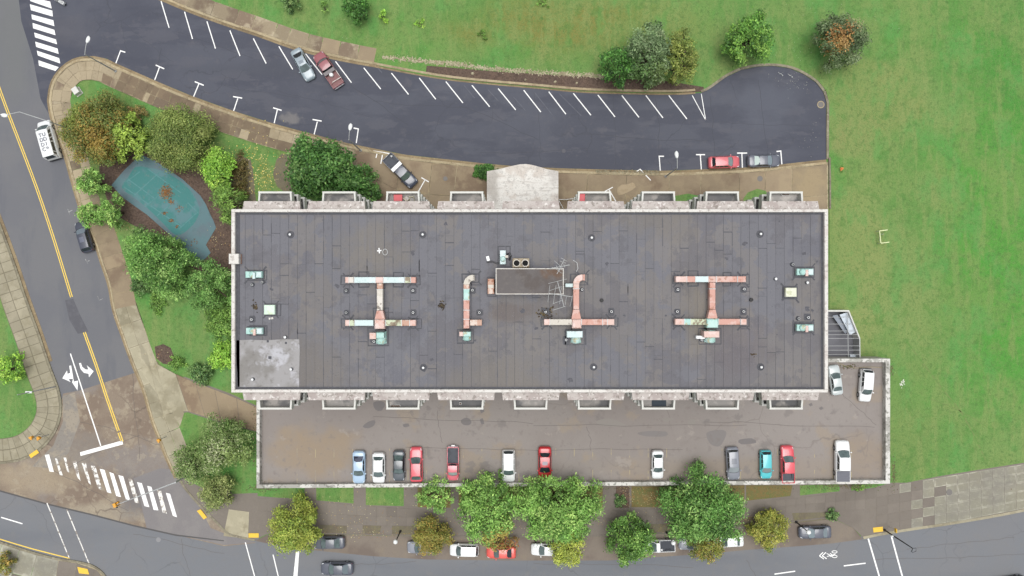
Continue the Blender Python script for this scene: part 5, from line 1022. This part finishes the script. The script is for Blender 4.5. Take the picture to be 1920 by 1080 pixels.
v('pickup_truck','large white crew cab pickup with grey bed cover','pickup truck',1579,864.5,QZ,90,5.75,2.0,'pickup',WHT,DG,{'cover':1,'cowl':.50,'rf':.22,'rr':-.38,'rb':-.43})
v('parked_car','pale silver sedan close against the right wall of the block','car',1566.5,713,QZ,98,4.25,1.62,'sedan',(196,204,204),DG,{'ws':m_ws})
v('parked_suv','white boxy four wheel drive near the top right corner of the deck','suv',1623,722.5,QZ,-94,4.6,1.72,'suv',WHT,DG,{'rbump':1,'cuts':(.03,.3,.52,.78)})
v('parked_car','dark grey sedan half under the round green tree at the left of the bay','car',617,1017.5,.012,181,4.6,1.80,'sedan',(92,96,106),SG)
v('moving_car','dark grey sedan driving on the main street below the parked row','car',632,1066,.008,180,4.7,1.82,'sedan',(88,92,104),SG,{'rw':M('mid_screen',(110,122,128),.2)})
v('parked_car','grey car almost hidden under the brown tree','car',792,1026,.012,181,4.4,1.76,'sedan',(142,146,156),SG)
v('parked_car','white hatchback parked between the brown tree and the red car','car',870.5,1031,.012,179,4.2,1.78,'suv',WHT,SG,{'zr':1.6})
v('parked_car','red sedan in the street bay with blossom fallen over it','car',940,1036,.012,180,4.25,1.72,'sedan',(228,92,82),SG,{'ws':m_ws,'rw':m_sg})
v('parked_car','white car whose nose shows beside the yellow green branches','car',1025,1031,.012,178,4.5,1.74,'sedan',WHT,SG)
v('pickup_truck','white pickup with black bed showing from under the round tree','pickup truck',1233,1023,.012,182,5.0,1.74,'pickup',(236,238,240),SG,{'bed':M('black_bed',(58,62,70),.7),'cowl':.4,'rf':.1,'rr':-.06,'rb':-.1})
v('parked_car','grey car hidden under the big green and yellow crowns','car',1302,1019,.012,182,4.5,1.76,'sedan',(146,150,158),SG)
v('parked_car','white sedan rear emerging from under the big crown','car',1366,1014.5,.012,183,4.4,1.74,'sedan',WHT,SG,{'rr':-.46,'rb':-.7})
v('parked_car','dark blue grey sedan at the right end of the bay under the globe lamp','car',1528.5,998,.012,182,4.65,1.80,'sedan',(92,96,108),SG,{'ws':M('bright_screen',(134,148,154),.2),'rw':M('bright_rear',(124,136,142),.2)})
NG = 'cars on the access road'
v('parked_car','silver blue sedan parked at an angle beside the maroon pickup','car',568,120.5,.008,-62,4.95,1.78,'sedan',(150,164,172),NG,{'sunroof':M('silver_sunroof',(120,132,142),.3),'rw':m_trim})
v('pickup_truck','faded maroon pickup with white drum in its bed','pickup truck',615.5,131,.008,124,5.7,1.86,'pickup',(156,92,98),NG,{'cowl':.52,'rf':.36,'rr':-.02,'rb':-.06,'bed':M('maroon_bed',(134,96,96),.7),'tool':M('grey_tool_box',(112,106,108),.4),'darkframe':1})
v('parked_car','red hatchback with white headlamps on the access road','car',1357.5,304,.008,2,4.5,1.76,'hatch',(212,100,108),NG,{'ws':M('screen_b',(132,144,146),.2),'zr':1.58,'rr':-.62,'rb':-.78})
v('parked_car','dark grey sedan with pale rear window parked facing right','car',1432,301.5,.008,1,4.7,1.80,'sedan',(98,102,114),NG,{'rw':M('misted_glass',(206,222,216),.3),'ws':M('screen_c',(128,142,150),.2),'rr':-.32,'rb':-.62})  # rear glass given one pale even colour
v('pickup_truck','black pickup with white tool box across its bed on the forecourt','pickup truck',751,320.5,.12,-46,5.75,1.84,'pickup',(72,78,94),NG,{'cowl':.50,'rf':.30,'rr':-.08,'rb':-.12,'tool':m_whm,'ws':M('green_screen',(96,112,104),.2),'mt':1})
v('passenger_van','white passenger van with grey letters on its roof','van',92,263,.008,106,5.75,2.02,'van',WHT,'vehicles on the side street',{'text':('TU','DD','D1','C9'),'ink':M('grey_lettering',(126,128,140),.6),'tx':.5})
v('parked_car','black hatchback at the kerb of the side street under the trees','car',157.5,444,.008,106,4.6,1.76,'hatch',(66,70,84),'vehicles on the side street',{'ws':M('screen_d',(112,124,134),.2),'sunroof':M('roof_grey',(98,102,118),.3)})
v('moving_car','black car nose entering at the bottom right corner of the street','car',1893,1094,.008,8,4.6,1.8,'sedan',(50,52,58),SG)
# load in the maroon pickup
x, y, _ = P(620.5, 139.5, 1.4); tag(G().lathe([(.28,.0),(.3,.1),(.3,.5),(.2,.6),(.08,.62)], 18).obj('drum', m_whm, None, True, loc=(x,y,.84)), 'white round drum standing in the maroon pickup bed', 'drum')
x, y, _ = P(631, 149, 1.3); g = G(); g.box(-.75,.75,-.05,.05,0,.04); tag(g.obj('timber_length', m_conc, None, loc=(x,y,1.16), rot=(0,0,.55)), 'pale length of timber across the tail of the maroon pickup', 'timber')
x, y, _ = P(632.5, 136, 1.3); tag(G().box(-.6,.6,-.04,.04,0,.04).obj('pale_bar', m_conc, None, loc=(x,y,1.16), rot=(0,0,math.radians(-56))), 'pale bar along the right side of the maroon pickup bed', 'bar')
x, y, _ = P(734, 293, 1.2); tag(G().lathe([(.14,0),(.16,.3),(.1,.32),(.1,.28)], 12).obj('bucket', m_galv, None, loc=(x,y,.95)), 'round bucket in the rear corner of the black pickup bed', 'bucket')
x, y, _ = P(1241, 1031.5, 1.2); tag(G().lathe([(.13,0),(.15,.28),(.05,.34)], 12).obj('water_jug', m_whm, None, True, loc=(x,y,.84)), 'white jug in the front corner of the street pickup bed', 'jug')
# scooter at the top edge
x, y, _ = P(113, 3, .4); t = thing('motor_scooter', 'white motor scooter at the top edge of the access road by the crosswalk', 'scooter', (x, y, .01), math.radians(150))
G().bevbox(-.75,.1,-.22,.22,.3,.8,.08).obj('scooter_body', m_whm, t); G().bevbox(-.65,0,-.15,.15,.8,.9,.04).obj('seat', m_galv, t); G().bevbox(.45,.7,-.25,.25,.3,1.0,.06).obj('front_shield', m_whm, t); G().box(.1,.45,-.18,.18,.25,.32).obj('footboard', m_trim, t)
G().tube([(.5,-.33,1.05),(.55,0,1.08),(.5,.33,1.05)], .03, 6).obj('handlebar', m_trim, t)
for ux in (-.6,.75): G().lathe([(.1,-.06),(.23,-.05),(.23,.05),(.1,.06)], 14).obj('wheel', m_black, t, loc=(ux,0,.23), rot=(math.pi/2,0,0))
# ------------------------------------------------------------------ trees and shrubs
def leafmat():
    m = bpy.data.materials.new('leaves'); m.use_nodes = True; nt = m.node_tree; N = nt.nodes; b = N['Principled BSDF']
    at = N.new('ShaderNodeAttribute'); at.attribute_name = 'tint'; nt.links.new(at.outputs['Color'], b.inputs['Base Color'])
    b.inputs['Roughness'].default_value = .55; b.inputs['Specular IOR Level'].default_value = .35
    tr = N.new('ShaderNodeBsdfTranslucent'); nt.links.new(at.outputs['Color'], tr.inputs['Color'])
    mx = N.new('ShaderNodeMixShader'); mx.inputs[0].default_value = .18
    nt.links.new(b.outputs[0], mx.inputs[1]); nt.links.new(tr.outputs[0], mx.inputs[2]); nt.links.new(mx.outputs[0], N['Material Output'].inputs['Surface'])
    return m
m_leaf = leafmat()
def leaves(name, centres, radii, per, size, cols, parent, patch=None, droop=0., aspect=.5, up=.85):
    """centres: blob centres; leaves sit on and inside each blob; each is one small folded quad"""
    NC = len(centres); centres = np.array(centres); radii = np.array(radii)
    idx = np.repeat(np.arange(NC), per); n = len(idx)
    d = NR.normal(size=(n,3)); d[:,2] = np.where(NR.rand(n) < .8, np.abs(d[:,2]), d[:,2]); d /= np.linalg.norm(d, axis=1)[:,None]
    rr = radii[idx] * (NR.rand(n)**.35) * (1 + .22*NR.normal(size=n))
    p = centres[idx] + d*rr[:,None]*np.array([1,1,.8]); p[:,2] -= droop*rr
    nrm = d*np.array([1,1,.6]) + NR.normal(size=(n,3))*.45 + np.array([0,0,up]); nrm /= np.linalg.norm(nrm, axis=1)[:,None]
    out = d.copy(); out[:,2] -= .3; out += NR.normal(size=(n,3))*.6
    u = out - nrm*np.sum(out*nrm, 1)[:,None]; u /= np.linalg.norm(u, axis=1)[:,None]; v_ = np.cross(nrm, u)
    s = (size*(.6+.8*NR.rand(n)))[:,None]
    V = np.stack([p-u*s*.5, p+v_*s*aspect*.5+nrm*s*.08, p+u*s*.6-nrm*s*.1, p-v_*s*aspect*.5+nrm*s*.08], 1).reshape(-1,3)
    cols_ = np.array([[lin(c)*K for c in cc[:3]] for cc, w_ in cols]); wts = np.array([w_ for _, w_ in cols], float); wts /= wts.sum()
    cb = NR.choice(len(cols), NC, p=wts); ci = np.where(NR.rand(n) < .55, cb[idx], NR.choice(len(cols), n, p=wts)); col = cols_[ci]
    if patch:
        for (px_, py_, pr, pc) in patch:
            w_ = np.clip(1.3-np.hypot(p[:,0]-px_, p[:,1]-py_)/pr + NR.normal(size=n)*.2, 0, 1) > NR.rand(n); col[w_] = np.array([lin(c)*K for c in pc])
    g_ = col @ np.array([.3,.55,.15]); col = col*.82 + (g_[:,None]*np.array([.9,1.0,.72]))*.18; col = col*np.array([1.28,1.25,.96]); col = col*.97 + col.mean(1)[:,None]*.03; col = col*(.8+.4*NR.rand(NC))[idx][:,None]*(.7+.6*NR.rand(n))[:,None]
    me = bpy.data.meshes.new(name); me.vertices.add(4*n); me.vertices.foreach_set('co', V.ravel().astype(np.float32))
    me.loops.add(4*n); me.loops.foreach_set('vertex_index', np.arange(4*n, dtype=np.int32)); me.polygons.add(n)
    me.polygons.foreach_set('loop_start', np.arange(0, 4*n, 4, dtype=np.int32)); me.polygons.foreach_set('loop_total', np.full(n, 4, dtype=np.int32))
    a = me.color_attributes.new('tint', 'FLOAT_COLOR', 'POINT'); c4 = np.ones((4*n,4), np.float32); c4[:,:3] = np.repeat(col, 4, 0); a.data.foreach_set('color', c4.ravel())
    me.materials.append(m_leaf); me.update(calc_edges=True)
    return link(name, me, parent)
G1 = [((99,146,59),3), ((122,170,75),3), ((77,117,47),2), ((144,187,93),1)]
G_DARK = [((60,115,47),3), ((79,139,59),3), ((45,88,41),2), ((102,160,75),1)]
G_BLUE = [((82,124,70),3), ((109,148,93),3), ((65,103,61),2), ((139,170,113),1)]
G_GREY = [((108,138,104),3), ((128,156,122),3), ((82,112,78),2), ((148,170,140),1)]
G_YEL = [((158,162,62),3), ((138,150,58),3), ((178,174,78),2), ((112,136,54),2)]
G_BROWN = [((160,148,66),3), ((140,140,62),3), ((172,142,68),2), ((116,130,58),2)]
G_LIME = [((127,187,50),3), ((156,211,68),3), ((102,158,47),2), ((189,228,91),1)]
G_OLIVE = [((120,144,72),3), ((138,156,84),3), ((98,124,62),2), ((150,164,92),1)]
G_OCHRE = [((136,138,66),3), ((116,132,68),3), ((156,134,62),2), ((100,124,60),2)]
G_SILV = [((122,150,92),3), ((138,160,108),2), ((98,134,70),3), ((156,172,136),1)]
G_ASH = [((112,168,75),3), ((139,192,95),3), ((82,129,56),2), ((171,211,118),1)]
LEAF_TOTAL = [0]
def tree(name, label, cat, px, py, rx, ry, h, cols, group=None, nb=None, size=.26, dens=1., patch=None, droop=0., flat_=.55, rot=0, br=.30, spiky=0, aspect=.55):
    zc = h*.72; k = (CAM_H-zc)/FPX; x, y, _ = P(px, py, zc); RX, RY = rx*k*1.05, ry*k*1.05; br = br*(1.3 if rx*ry < 1300 else 1.06)
    t = thing(name, label, cat, (x, y, .1), 0, group)
    nb = nb or max(16, int(12 + RX*RY*2.0)); rm = (RX*RY)**.5; ph = R.uniform(0, 6.3); C_ = []; Rd = []
    for i in range(nb):
        a = 2.39996*i + R.uniform(-.35,.35); q = math.sqrt((i+.5)/nb); edge = 1 + .10*math.sin(3*a+ph) + .08*math.sin(5*a+2*ph) + R.uniform(-.08,.08)
        r_ = br*rm*R.uniform(.7,1.2)*(1-.25*q)
        ex, ey = q*edge*(RX-.35*r_), q*edge*(RY-.35*r_)
        cx, cy = ex*math.cos(a), ey*math.sin(a)
        cr, sr = math.cos(rot), math.sin(rot); cx, cy = cx*cr-cy*sr, cx*sr+cy*cr
        z = h - r_*.8 - (h*flat_)*(q**2.4)*.75 - R.uniform(0, .24*h)
        C_.append((cx, cy, z-.1)); Rd.append(r_)
        if q > .45 and R.random() < .5: C_.append((cx*.9, cy*.9, z-.1-.25*h)); Rd.append(r_)
    size *= 1.12; per = max(30, int(dens*13.5*np.mean(Rd)**2/size**2)); per = min(per, 560)
    LEAF_TOTAL[0] += per*len(C_)
    pt = [(P(a_, b_, zc)[0]-x, P(a_, b_, zc)[1]-y, c_*k, d_) for a_, b_, c_, d_ in patch] if patch else None
    leaves('crown', C_, Rd, per, size, cols, t, pt, droop, aspect)
    tr = max(.05, .035*h*min(1, rm/2.5)+.03); g = G()
    zt = max(.3, h*.42)
    g.tube([(0,0,-.1),(R.uniform(-.1,.1),R.uniform(-.1,.1),zt*.5),(R.uniform(-.15,.15),R.uniform(-.15,.15),zt),(0,0,h*.8)], [tr*1.25,tr,tr*.85,tr*.3], 8)
    trunk = g.obj('trunk', m_bark, t, True); g = G()
    for c, r_ in list(zip(C_, Rd))[::max(1, len(C_)//12)]:
        z0 = zt*R.uniform(.6,1.1); mid = (c[0]*.5, c[1]*.5, z0+(c[2]-z0)*.45); g.tube([(0,0,z0), mid, c], [tr*.5,tr*.32,tr*.1], 5)
    g.obj('limb', m_bark, t, True)
    return t
T = tree
NGp = 'trees on the north lawn'; GG = 'trees in the garden wedge'; SGp = 'street trees below the parking deck'
T('broadleaf_tree','dark green rounded tree at the left of the lawn trio','tree',1163,118,36,38,8,G_DARK,NGp,size=.28)
T('broadleaf_tree','grey green tree in the middle of the lawn trio','tree',1222,92,44,52,11,G_GREY,NGp,size=.28,patch=[(1200,135,26,(94,134,79)),(1240,130,20,(102,129,79))])
T('broadleaf_tree','yellow green tree at the right of the lawn trio','tree',1281,100,32,50,10,[((120,138,62),3),((136,150,70),3),((98,122,54),2),((150,158,84),1)],NGp,size=.26)
T('broadleaf_tree','round green tree standing alone on the lawn above the turning head','tree',1413,64,43,46,9,[((89,148,54),3),((119,175,66),2),((70,120,52),2),((144,196,86),1)],NGp,size=.28)
T('broadleaf_tree','grey green tree with rusty orange top above the turning head','tree',1590,66,48,46,9,[((96,120,88),3),((120,138,112),3),((76,100,70),2)],NGp,size=.26,rot=-.7,patch=[(1574,66,20,(176,128,80)),(1580,82,14,(190,150,96)),(1608,42,18,(140,140,112))])
T('young_tree','small leafy green tree by the top frame edge above the pickup','tree',666,12,26,26,5,G_DARK,NGp,size=.3)
T('young_tree','small tree cut by the top frame edge above the silver sedan','tree',542,-2,18,14,4,G_BLUE,NGp,size=.26)
T('shrub','thin upright sapling right of the small tree','shrub',718,28,9,13,2.2,G_LIME,'saplings on the lawn',size=.2,nb=7,dens=.5)
T('shrub','thin sapling left of the small tree at the top','shrub',607,12,6,14,2,G1,'saplings on the lawn',size=.2,nb=6,dens=.5)
T('shrub','low weedy bush on the lawn above the rubble edging','shrub',905,64,10,10,1,G1,'saplings on the lawn',size=.18,nb=7,dens=.4)
T('shrub','low pale weed clump on the lawn, second from the left','shrub',787,42,12,10,.7,G_LIME,'saplings on the lawn',size=.16,nb=6,dens=.3)
T('shrub','weed clump at the top of the lawn','shrub',1018,4,14,10,.8,G1,'saplings on the lawn',size=.18,nb=7,dens=.4)
# garden wedge
T('garden_tree','ochre and olive tree at the tip of the garden by the van','tree',166,238,60,62,9,G_OCHRE,GG,size=.22,patch=[(182,262,30,(158,132,58)),(140,215,22,(129,146,63))])
T('garden_tree','lime green drooping tree right of the ochre tree','tree',228,256,38,42,7,[((136,168,59),3),((159,189,70),2),((107,139,52),2)],GG,size=.3,droop=.3,br=.34)
T('garden_tree','dense olive green tree above the teal court','tree',325,254,56,60,9,G_OLIVE,GG,size=.2,br=.36)
T('shrub','low brown leaved bush between the ochre and olive trees','shrub',248,215,26,20,2,[((144,124,75),3),((122,115,63),3),((148,124,96),1)],GG,size=.2,dens=.6)
T('garden_tree','bright green feathery tree right of the court','tree',402,316,27,40,7,G_LIME,GG,size=.26,br=.36)
T('garden_tree','mid green spiky tree right of the court near the building corner','tree',424,380,28,60,8,[((114,160,68),3),((141,182,84),3),((89,129,56),2)],GG,size=.34,aspect=.28,rot=.45,br=.34)
T('garden_tree','small round tree nearest the van on the street side','tree',163,339,27,25,6,G_ASH,GG,size=.24)
T('garden_tree','round tree beside the black hatchback, right of two','tree',199,394,23,29,6.5,G_ASH,GG,size=.24)
T('garden_tree','round tree overhanging the black hatchback, left of two','tree',163,402,22,25,6,G_ASH,GG,size=.24)
T('garden_tree','largest dense green tree below the court','tree',280,488,48,68,10,[((97,153,68),3),((129,182,95),3),((72,117,56),2),((161,204,123),1)],GG,size=.24,rot=.7)
T('garden_tree','round dense green tree against the left wall of the block','tree',384,538,46,45,9,[((89,144,66),3),((119,172,91),3),((67,110,54),2),((151,192,116),1)],GG,size=.24)
T('magnolia_tree','big dark glossy tree in front of the north balconies','tree',594,312,70,56,11,[((62,112,50),3), ((84,134,64),3), ((46,92,40),2), ((116,160,92),1)],GG,size=.36,aspect=.6,rot=-.15)
T('magnolia_tree','dark green lower bough tree beside the forecourt edge','tree',668,352,44,42,6,[((62,112,50),3), ((84,134,64),3), ((46,92,40),2), ((116,160,92),1)],GG,size=.34)
T('shrub','blue green shrub left of the pale bare soil patch','shrub',258,538,17,18,2.5,G_BLUE,GG,size=.22)
T('shrub','bright yellow green shrub against the wall below the dense tree','shrub',414,668,26,28,3,G_LIME,GG,size=.24)
T('shrub','dark blue green shrub at the garden path corner','shrub',373,701,24,20,2.5,G_BLUE,GG,size=.26,br=.36)
T('shrub','small light green shrub by the bare soil patch','shrub',292,568,16,24,1.5,G1,GG,size=.2,dens=.5)
T('shrub','mixed green bush strip along the wall below the round tree','shrub',412,602,30,40,2,G1,GG,size=.24,dens=.6)
T('shrub','brown hedge shrub between feathery trees and yellow leaves','shrub',446,330,18,42,2,[((124,105,66),3),((107,100,56),3),((132,115,79),1)],GG,size=.2,dens=.6)
T('shrub','small feathery shrub beside the dense tree and building','shrub',330,680,16,12,1.5,G1,GG,size=.2,dens=.5)
T('shrub','clipped green hedge beside the entrance canopy','hedge',910,321,24,13,1.4,G_DARK,None,size=.14,dens=1.8,nb=26)
T('silvery_tree','left bough tree beside the junction, grey green','tree',350,872,36,36,6,G_SILV,GG,size=.22,dens=.6)
T('silvery_tree','large silvery grey green tree left of the parking deck','tree',410,838,52,50,8,G_SILV,GG,size=.24,patch=[(412,850,26,(176,186,160)),(350,860,34,(112,142,78)),(440,870,40,(122,146,86))],dens=.7)
T('silvery_tree','lower bough of mid green leaves below the silvery tree','tree',398,926,32,34,6,[((136,153,95),3),((159,170,113),3),((112,132,75),2)],GG,size=.22,dens=.7)
T('young_tree','bright green young tree on the lawn at the left frame edge','tree',6,694,25,27,5,G_LIME,None,size=.24,dens=.8)
T('shrub','rusty shrub at the bottom left corner of the frame','shrub',2,1060,14,22,3,G_BROWN,None,size=.24)
# street trees
T('street_tree','yellow green street tree at the left end of the parking bay','tree',546,996,47,50,7.5,[((146,168,61),3),((169,180,72),3),((117,144,54),2)],SGp,size=.24,rot=.4)
T('street_tree','thin pale green tree against the deck wall','tree',813,930,34,38,7,G_ASH,SGp,size=.24,dens=.55,br=.26)
T('street_tree','small yellow brown tree over the hidden grey car','tree',806,1013,35,36,6,G_BROWN,SGp,size=.22)
T('street_tree','very large ash green tree overhanging the deck, left of two','tree',918,964,67,63,12,G_ASH,SGp,size=.32,aspect=.4,br=.26,patch=[(940,1020,30,(181,165,79))])
T('street_tree','very large ash green tree overhanging the deck, right of two','tree',1050,964,78,64,13,G_ASH,SGp,size=.32,aspect=.4,br=.26)
T('street_tree','thin reddish brown tree leaning over the red street car','tree',938,1022,34,15,4.5,[((160,112,60),3),((146,140,66),3),((176,96,64),1)],SGp,size=.2,dens=.5)
T('street_tree','yellow green tree hanging over the street beside the white car','tree',1064,1032,32,34,7,[((164,182,66),3),((189,201,79),3),((136,158,61),2)],SGp,size=.24)
T('street_tree','round dark green tree beside the white street pickup','tree',1186,1020,44,46,8,[((87,139,56),3),((112,163,70),3),((67,110,47),2),((139,184,91),1)],SGp,size=.26)
T('street_tree','very large tree right of the middle overhanging the deck wall','tree',1326,961,76,68,12,[((89,146,66),3),((122,175,91),3),((67,110,52),2),((156,199,118),1)],SGp,size=.32,aspect=.4,br=.27)
T('street_tree','yellow brown tree below the very large right tree','tree',1330,1030,33,28,6,[((148,148,62),3),((132,142,60),3),((160,138,66),1),((112,130,56),2)],SGp,size=.22)
T('street_tree','small yellow green tree left of the last parked car','tree',1448,1000,35,34,6,G_YEL,SGp,size=.22)
T('shrub','tiny green bush beside the last parked car','shrub',1563,967,12,11,1.4,G_BLUE,None,size=.18)
T('shrub','low green bush in the dark gap below the deck wall','shrub',1163,940,11,12,1.3,G_BLUE,None,size=.18)
T('shrub','green bush at the foot of the deck wall near its right end','shrub',1612,914,14,7,1.2,G1,None,size=.18)
# ------------------------------------------------------------------ lamps and signals
def lamp(label, top, base_scale, head, h, mat, headtype='cobra', cat='street lamp', via=()):
    """top: where the pole ends in the photo; the pole stands straight below it"""
    X, Y, _ = P(*top, h); t = thing('street_lamp', label, cat, (X, Y, .12), 0)
    G().tube([(0,0,0),(0,0,h*.5),(0,0,h-.12)], [.11,.09,.06], 8).obj('pole', mat, t); G().lathe([(.2,0),(.2,.12),(.12,.2)], 10).obj('pole_base', mat, t)
    hx, hy, _ = P(*head, h+.5); v_ = Vector((hx-X, hy-Y, 0)); L = v_.length
    if L > .3:
        pts = [(0,0,h-.14)] + [tuple(v_*q + Vector((0,0,h-.12+.5*math.sin(q*math.pi/2)))) for q in (.25,.5,.75,.95)]
        for q_, (vx, vy) in zip((2,), via): w_ = Vector(P(vx, vy, h+.4))-Vector((X,Y,0)); pts = [pts[0], (w_.x*.5, w_.y*.5, h+.15), (w_.x, w_.y, h+.35), (hx-X, hy-Y, h+.35)]
        G().tube(pts, .045, 6).obj('arm', mat, t)
    a = math.atan2(v_.y, v_.x)
    if headtype == 'cobra':
        G().grid(lambda u, v: (-.1+.95*u, (2*v-1)*.26*math.sin(.35+u*2.3)**.8*(1 if u < .98 else .3), .16*(1-(2*v-1)**2)), 8, 6).box(-.05,.75,-.12,.12,-.06,0).obj('lamp_head', m_whm, t, True, loc=(hx-X-.35*math.cos(a), hy-Y-.35*math.sin(a), h+.3), rot=(0,0,a))
    elif headtype == 'globe':
        G().lathe([(.08,-.1),(.24,.0),(.32,.18),(.3,.34),(.18,.46),(.02,.5)], 18).obj('globe', m_whm, t, True, loc=(0,0,h-.12))
    return t
lamp('pale curved arm street lamp at the rounded corner of the access road','' or (159,102), 0, (164,74), 8.2, m_galv)
lamp('pale curved arm street lamp over the stalls above the big dark tree', (654,262), 0, (656.5,238), 8.2, m_galv)
lamp('pale curved arm street lamp above the balconies right of the canopy', (1270,315), 0, (1269,290), 8.0, m_galv)
lamp('long armed street lamp above the white van on the side street', (92,228), 0, (8,216), 9.5, m_galv, via=((37,210),))
for i, (px, py, lb) in enumerate(((742,1015,'white globe lamp on a black post in the parking bay row, leftmost'),(1262,1017,'white globe lamp over the white street pickup bed'),(1515,997,'white globe lamp over the bonnet of the last parked car'),(1449,1015,'white globe lamp half hidden in the small yellow green tree'),(1004,1022,'white globe lamp over the nose of the half hidden white car'),(1367,1013,'white globe lamp by the roof of the white sedan rear'))[:5]):
    lamp(lb, (px,py), 0, (px,py), 4.6, m_dark, 'globe')
t = lamp('tall black lamp with hooked arm beside the right crossing', (1711,1028), 0, (1708,1034), 8.0, m_dark, 'none')
g = G().tube([(0,0,7.9),(.35,.1,8.1),(.3,-.3,8.2),(-.1,-.5,8.1),(-.25,-.3,8)], .04, 6).obj('hook_arm', m_dark, t); G().box(-.35,.1,-.08,.08,2.5,2.9).obj('sign_plate', m_whm, t)
# signal pole with mast arm, lower left
X, Y, _ = P(330, 904, 6.3); t = thing('traffic_signal', 'traffic signal on a long mast arm over the worn crosswalk', 'traffic signal', (X, Y, .12))
G().tube([(0,0,0),(0,0,3),(0,0,6.4)], [.15,.13,.11], 8).obj('pole', m_galv, t); G().lathe([(.26,0),(.26,.15),(.16,.22)], 10).obj('pole_base', m_galv, t)
hx, hy, _ = P(219, 946, 6.3); G().tube([(0,0,6.2),((hx-X)*.5,(hy-Y)*.5,6.3),(hx-X,hy-Y,6.3)], [.1,.08,.05], 8).obj('mast_arm', m_galv, t)
ys = MATS['yellow_tactile']; my = M('signal_yellow', (222,160,52), .5)
sg = G().bevbox(-.2,.2,-.3,.3,-.6,.5,.04).box(-.45,-.2,-.22,-.02,-.3,.1).box(.2,.42,.02,.2,-.3,.1).obj('signal_head', my, t, loc=(hx-X-.1, hy-Y, 6.2), rot=(0,0,.5))
G().lathe([(.1,0),(.1,.2)], 10).obj('signal_lens', m_black, sg, loc=(0,-.31,.1), rot=(math.pi/2,0,0))
# tall pole over the west pavement
X, Y, _ = P(34, 740, 8.5); t = thing('lamp_pole', 'tall pale pole with a white head rising above the west pavement', 'pole', (X, Y, .12))
G().tube([(0,0,0),(0,0,8.5)], [.11,.05], 8).obj('pole', m_galv, t); G().bevbox(-.55,.35,-.14,.14,5.9,6.05,.05).obj('lamp_head', m_whm, t)
for px, py, lb, cat, rz in ((57,820,'small yellow pedestrian signal near the left corner, left of two','a',.3),(72,821,'small yellow pedestrian signal near the left corner, right of two','a',-.5),(297,825,'small yellow pedestrian signal at the corner below the garden path','a',0)):
    X, Y, _ = P(px, py, 2.6); t = thing('pedestrian_signal', lb, 'pedestrian signal', (X, Y, .12), rz)
    G().tube([(0,0,0),(0,0,2.4)], .06, 8).obj('post', m_galv, t); G().bevbox(-.22,.22,-.2,.12,2.1,2.6,.04).obj('signal_head', my, t); G().box(-.1,.1,-.4,-.205,2.3,2.5).obj('visor', my, t)
X, Y, _ = P(1680, 995, 2.2); t = thing('warning_sign', 'small yellow sign on a post by the right crossing', 'sign', (X, Y, .12)); G().tube([(0,0,0),(0,0,2.3)], .03, 6).obj('post', m_galv, t); G().box(-.05,.05,-.3,.3,1.7,2.3).obj('sign_plate', ys, t)
X, Y, _ = P(144, 171, .5); t = thing('utility_cabinet', 'pale square utility cabinet at the tip of the garden lawn', 'utility cabinet', (X, Y, .11), .6); G().bevbox(-.42,.42,-.5,.5,0,.9,.05).obj('cabinet_body', m_wallw, t); G().box(-.5,.5,-.58,.58,0,.06).obj('plinth', m_conc, t)
# ball goal on the lawn and small finds
X, Y, _ = P(1656, 444, 1); t = thing('ball_goal', 'small cream goal frame lying open to the right on the east lawn', 'goal', (X, Y, .11))
mg = M('cream_goal_frame', (226,232,180), .5); zz = 1.05
q = [Vector(P(a, b, zz+.1))-Vector((X,Y,.11)) for a, b in ((1664,431),(1649,433),(1651.5,456),(1667,454))]
for a, b in ((0,1),(1,2),(2,3)): G().tube([(q[a].x,q[a].y,zz),(q[b].x,q[b].y,zz)], .075, 6).obj('frame_bar', mg, t)
for k_ in (1,2): G().tube([(q[k_].x,q[k_].y,0),(q[k_].x,q[k_].y,zz)], .035, 6).obj('post', m_galv, t)
for k_ in (0,3): G().tube([(q[k_].x,q[k_].y,0),(q[k_].x,q[k_].y,zz)], .025, 6).obj('post', m_galv, t)
g = G().tube([(-.3,.45,.3),(0,.42,.35),(.28,.36,.3),(.3,.6,.2)], .05, 6).tube([(-.15,.4,.25),(-.1,0,.15),(-.15,-.55,.1)], .05, 6); g.obj('slack_net', M('faded_net', (150,168,132), .8), t)
X, Y, _ = P(1578, 317, .2); t = thing('flower_clump', 'small orange flower clump on the lawn right of the forecourt', 'flowers', (X, Y, .11))
leaves('petals', [(0,0,.25),(.12,.1,.2),(-.1,.12,.2),(-.08,-.15,.18)], [.2,.16,.14,.14], 26, .13, [((240,134,72),3),((240,168,108),1)], t); leaves('foliage', [(0,.3,.1),(-.1,-.35,.1)], [.3,.25], 30, .12, G1, t)
litter('white_scraps', [(1691,717,5,7,26)], .05, .12, [(236,236,226)], LZ+.01)
for px, py, lb in ((1463,138,'left'),(1481,141,'right')):
    X, Y, _ = P(px, py, .1); o = G().tube([(-.35,.12,.04),(0,0,.06),(.38,-.1,.04)], .035, 5).tube([(-.1,-.08,.05),(.2,.1,.05)], .03, 5).lathe([(.08,0),(.1,.08),(.03,.14)], 8, (.4,-.14,.0)).obj('debris_piece', m_galv, None, loc=(X, Y, .012), rot=(0,0,-.3)); tag(o, 'small pale debris piece on the turning head asphalt, the %s one' % lb, 'debris')
print('leaves', LEAF_TOTAL[0], 'objects', len(bpy.data.objects))
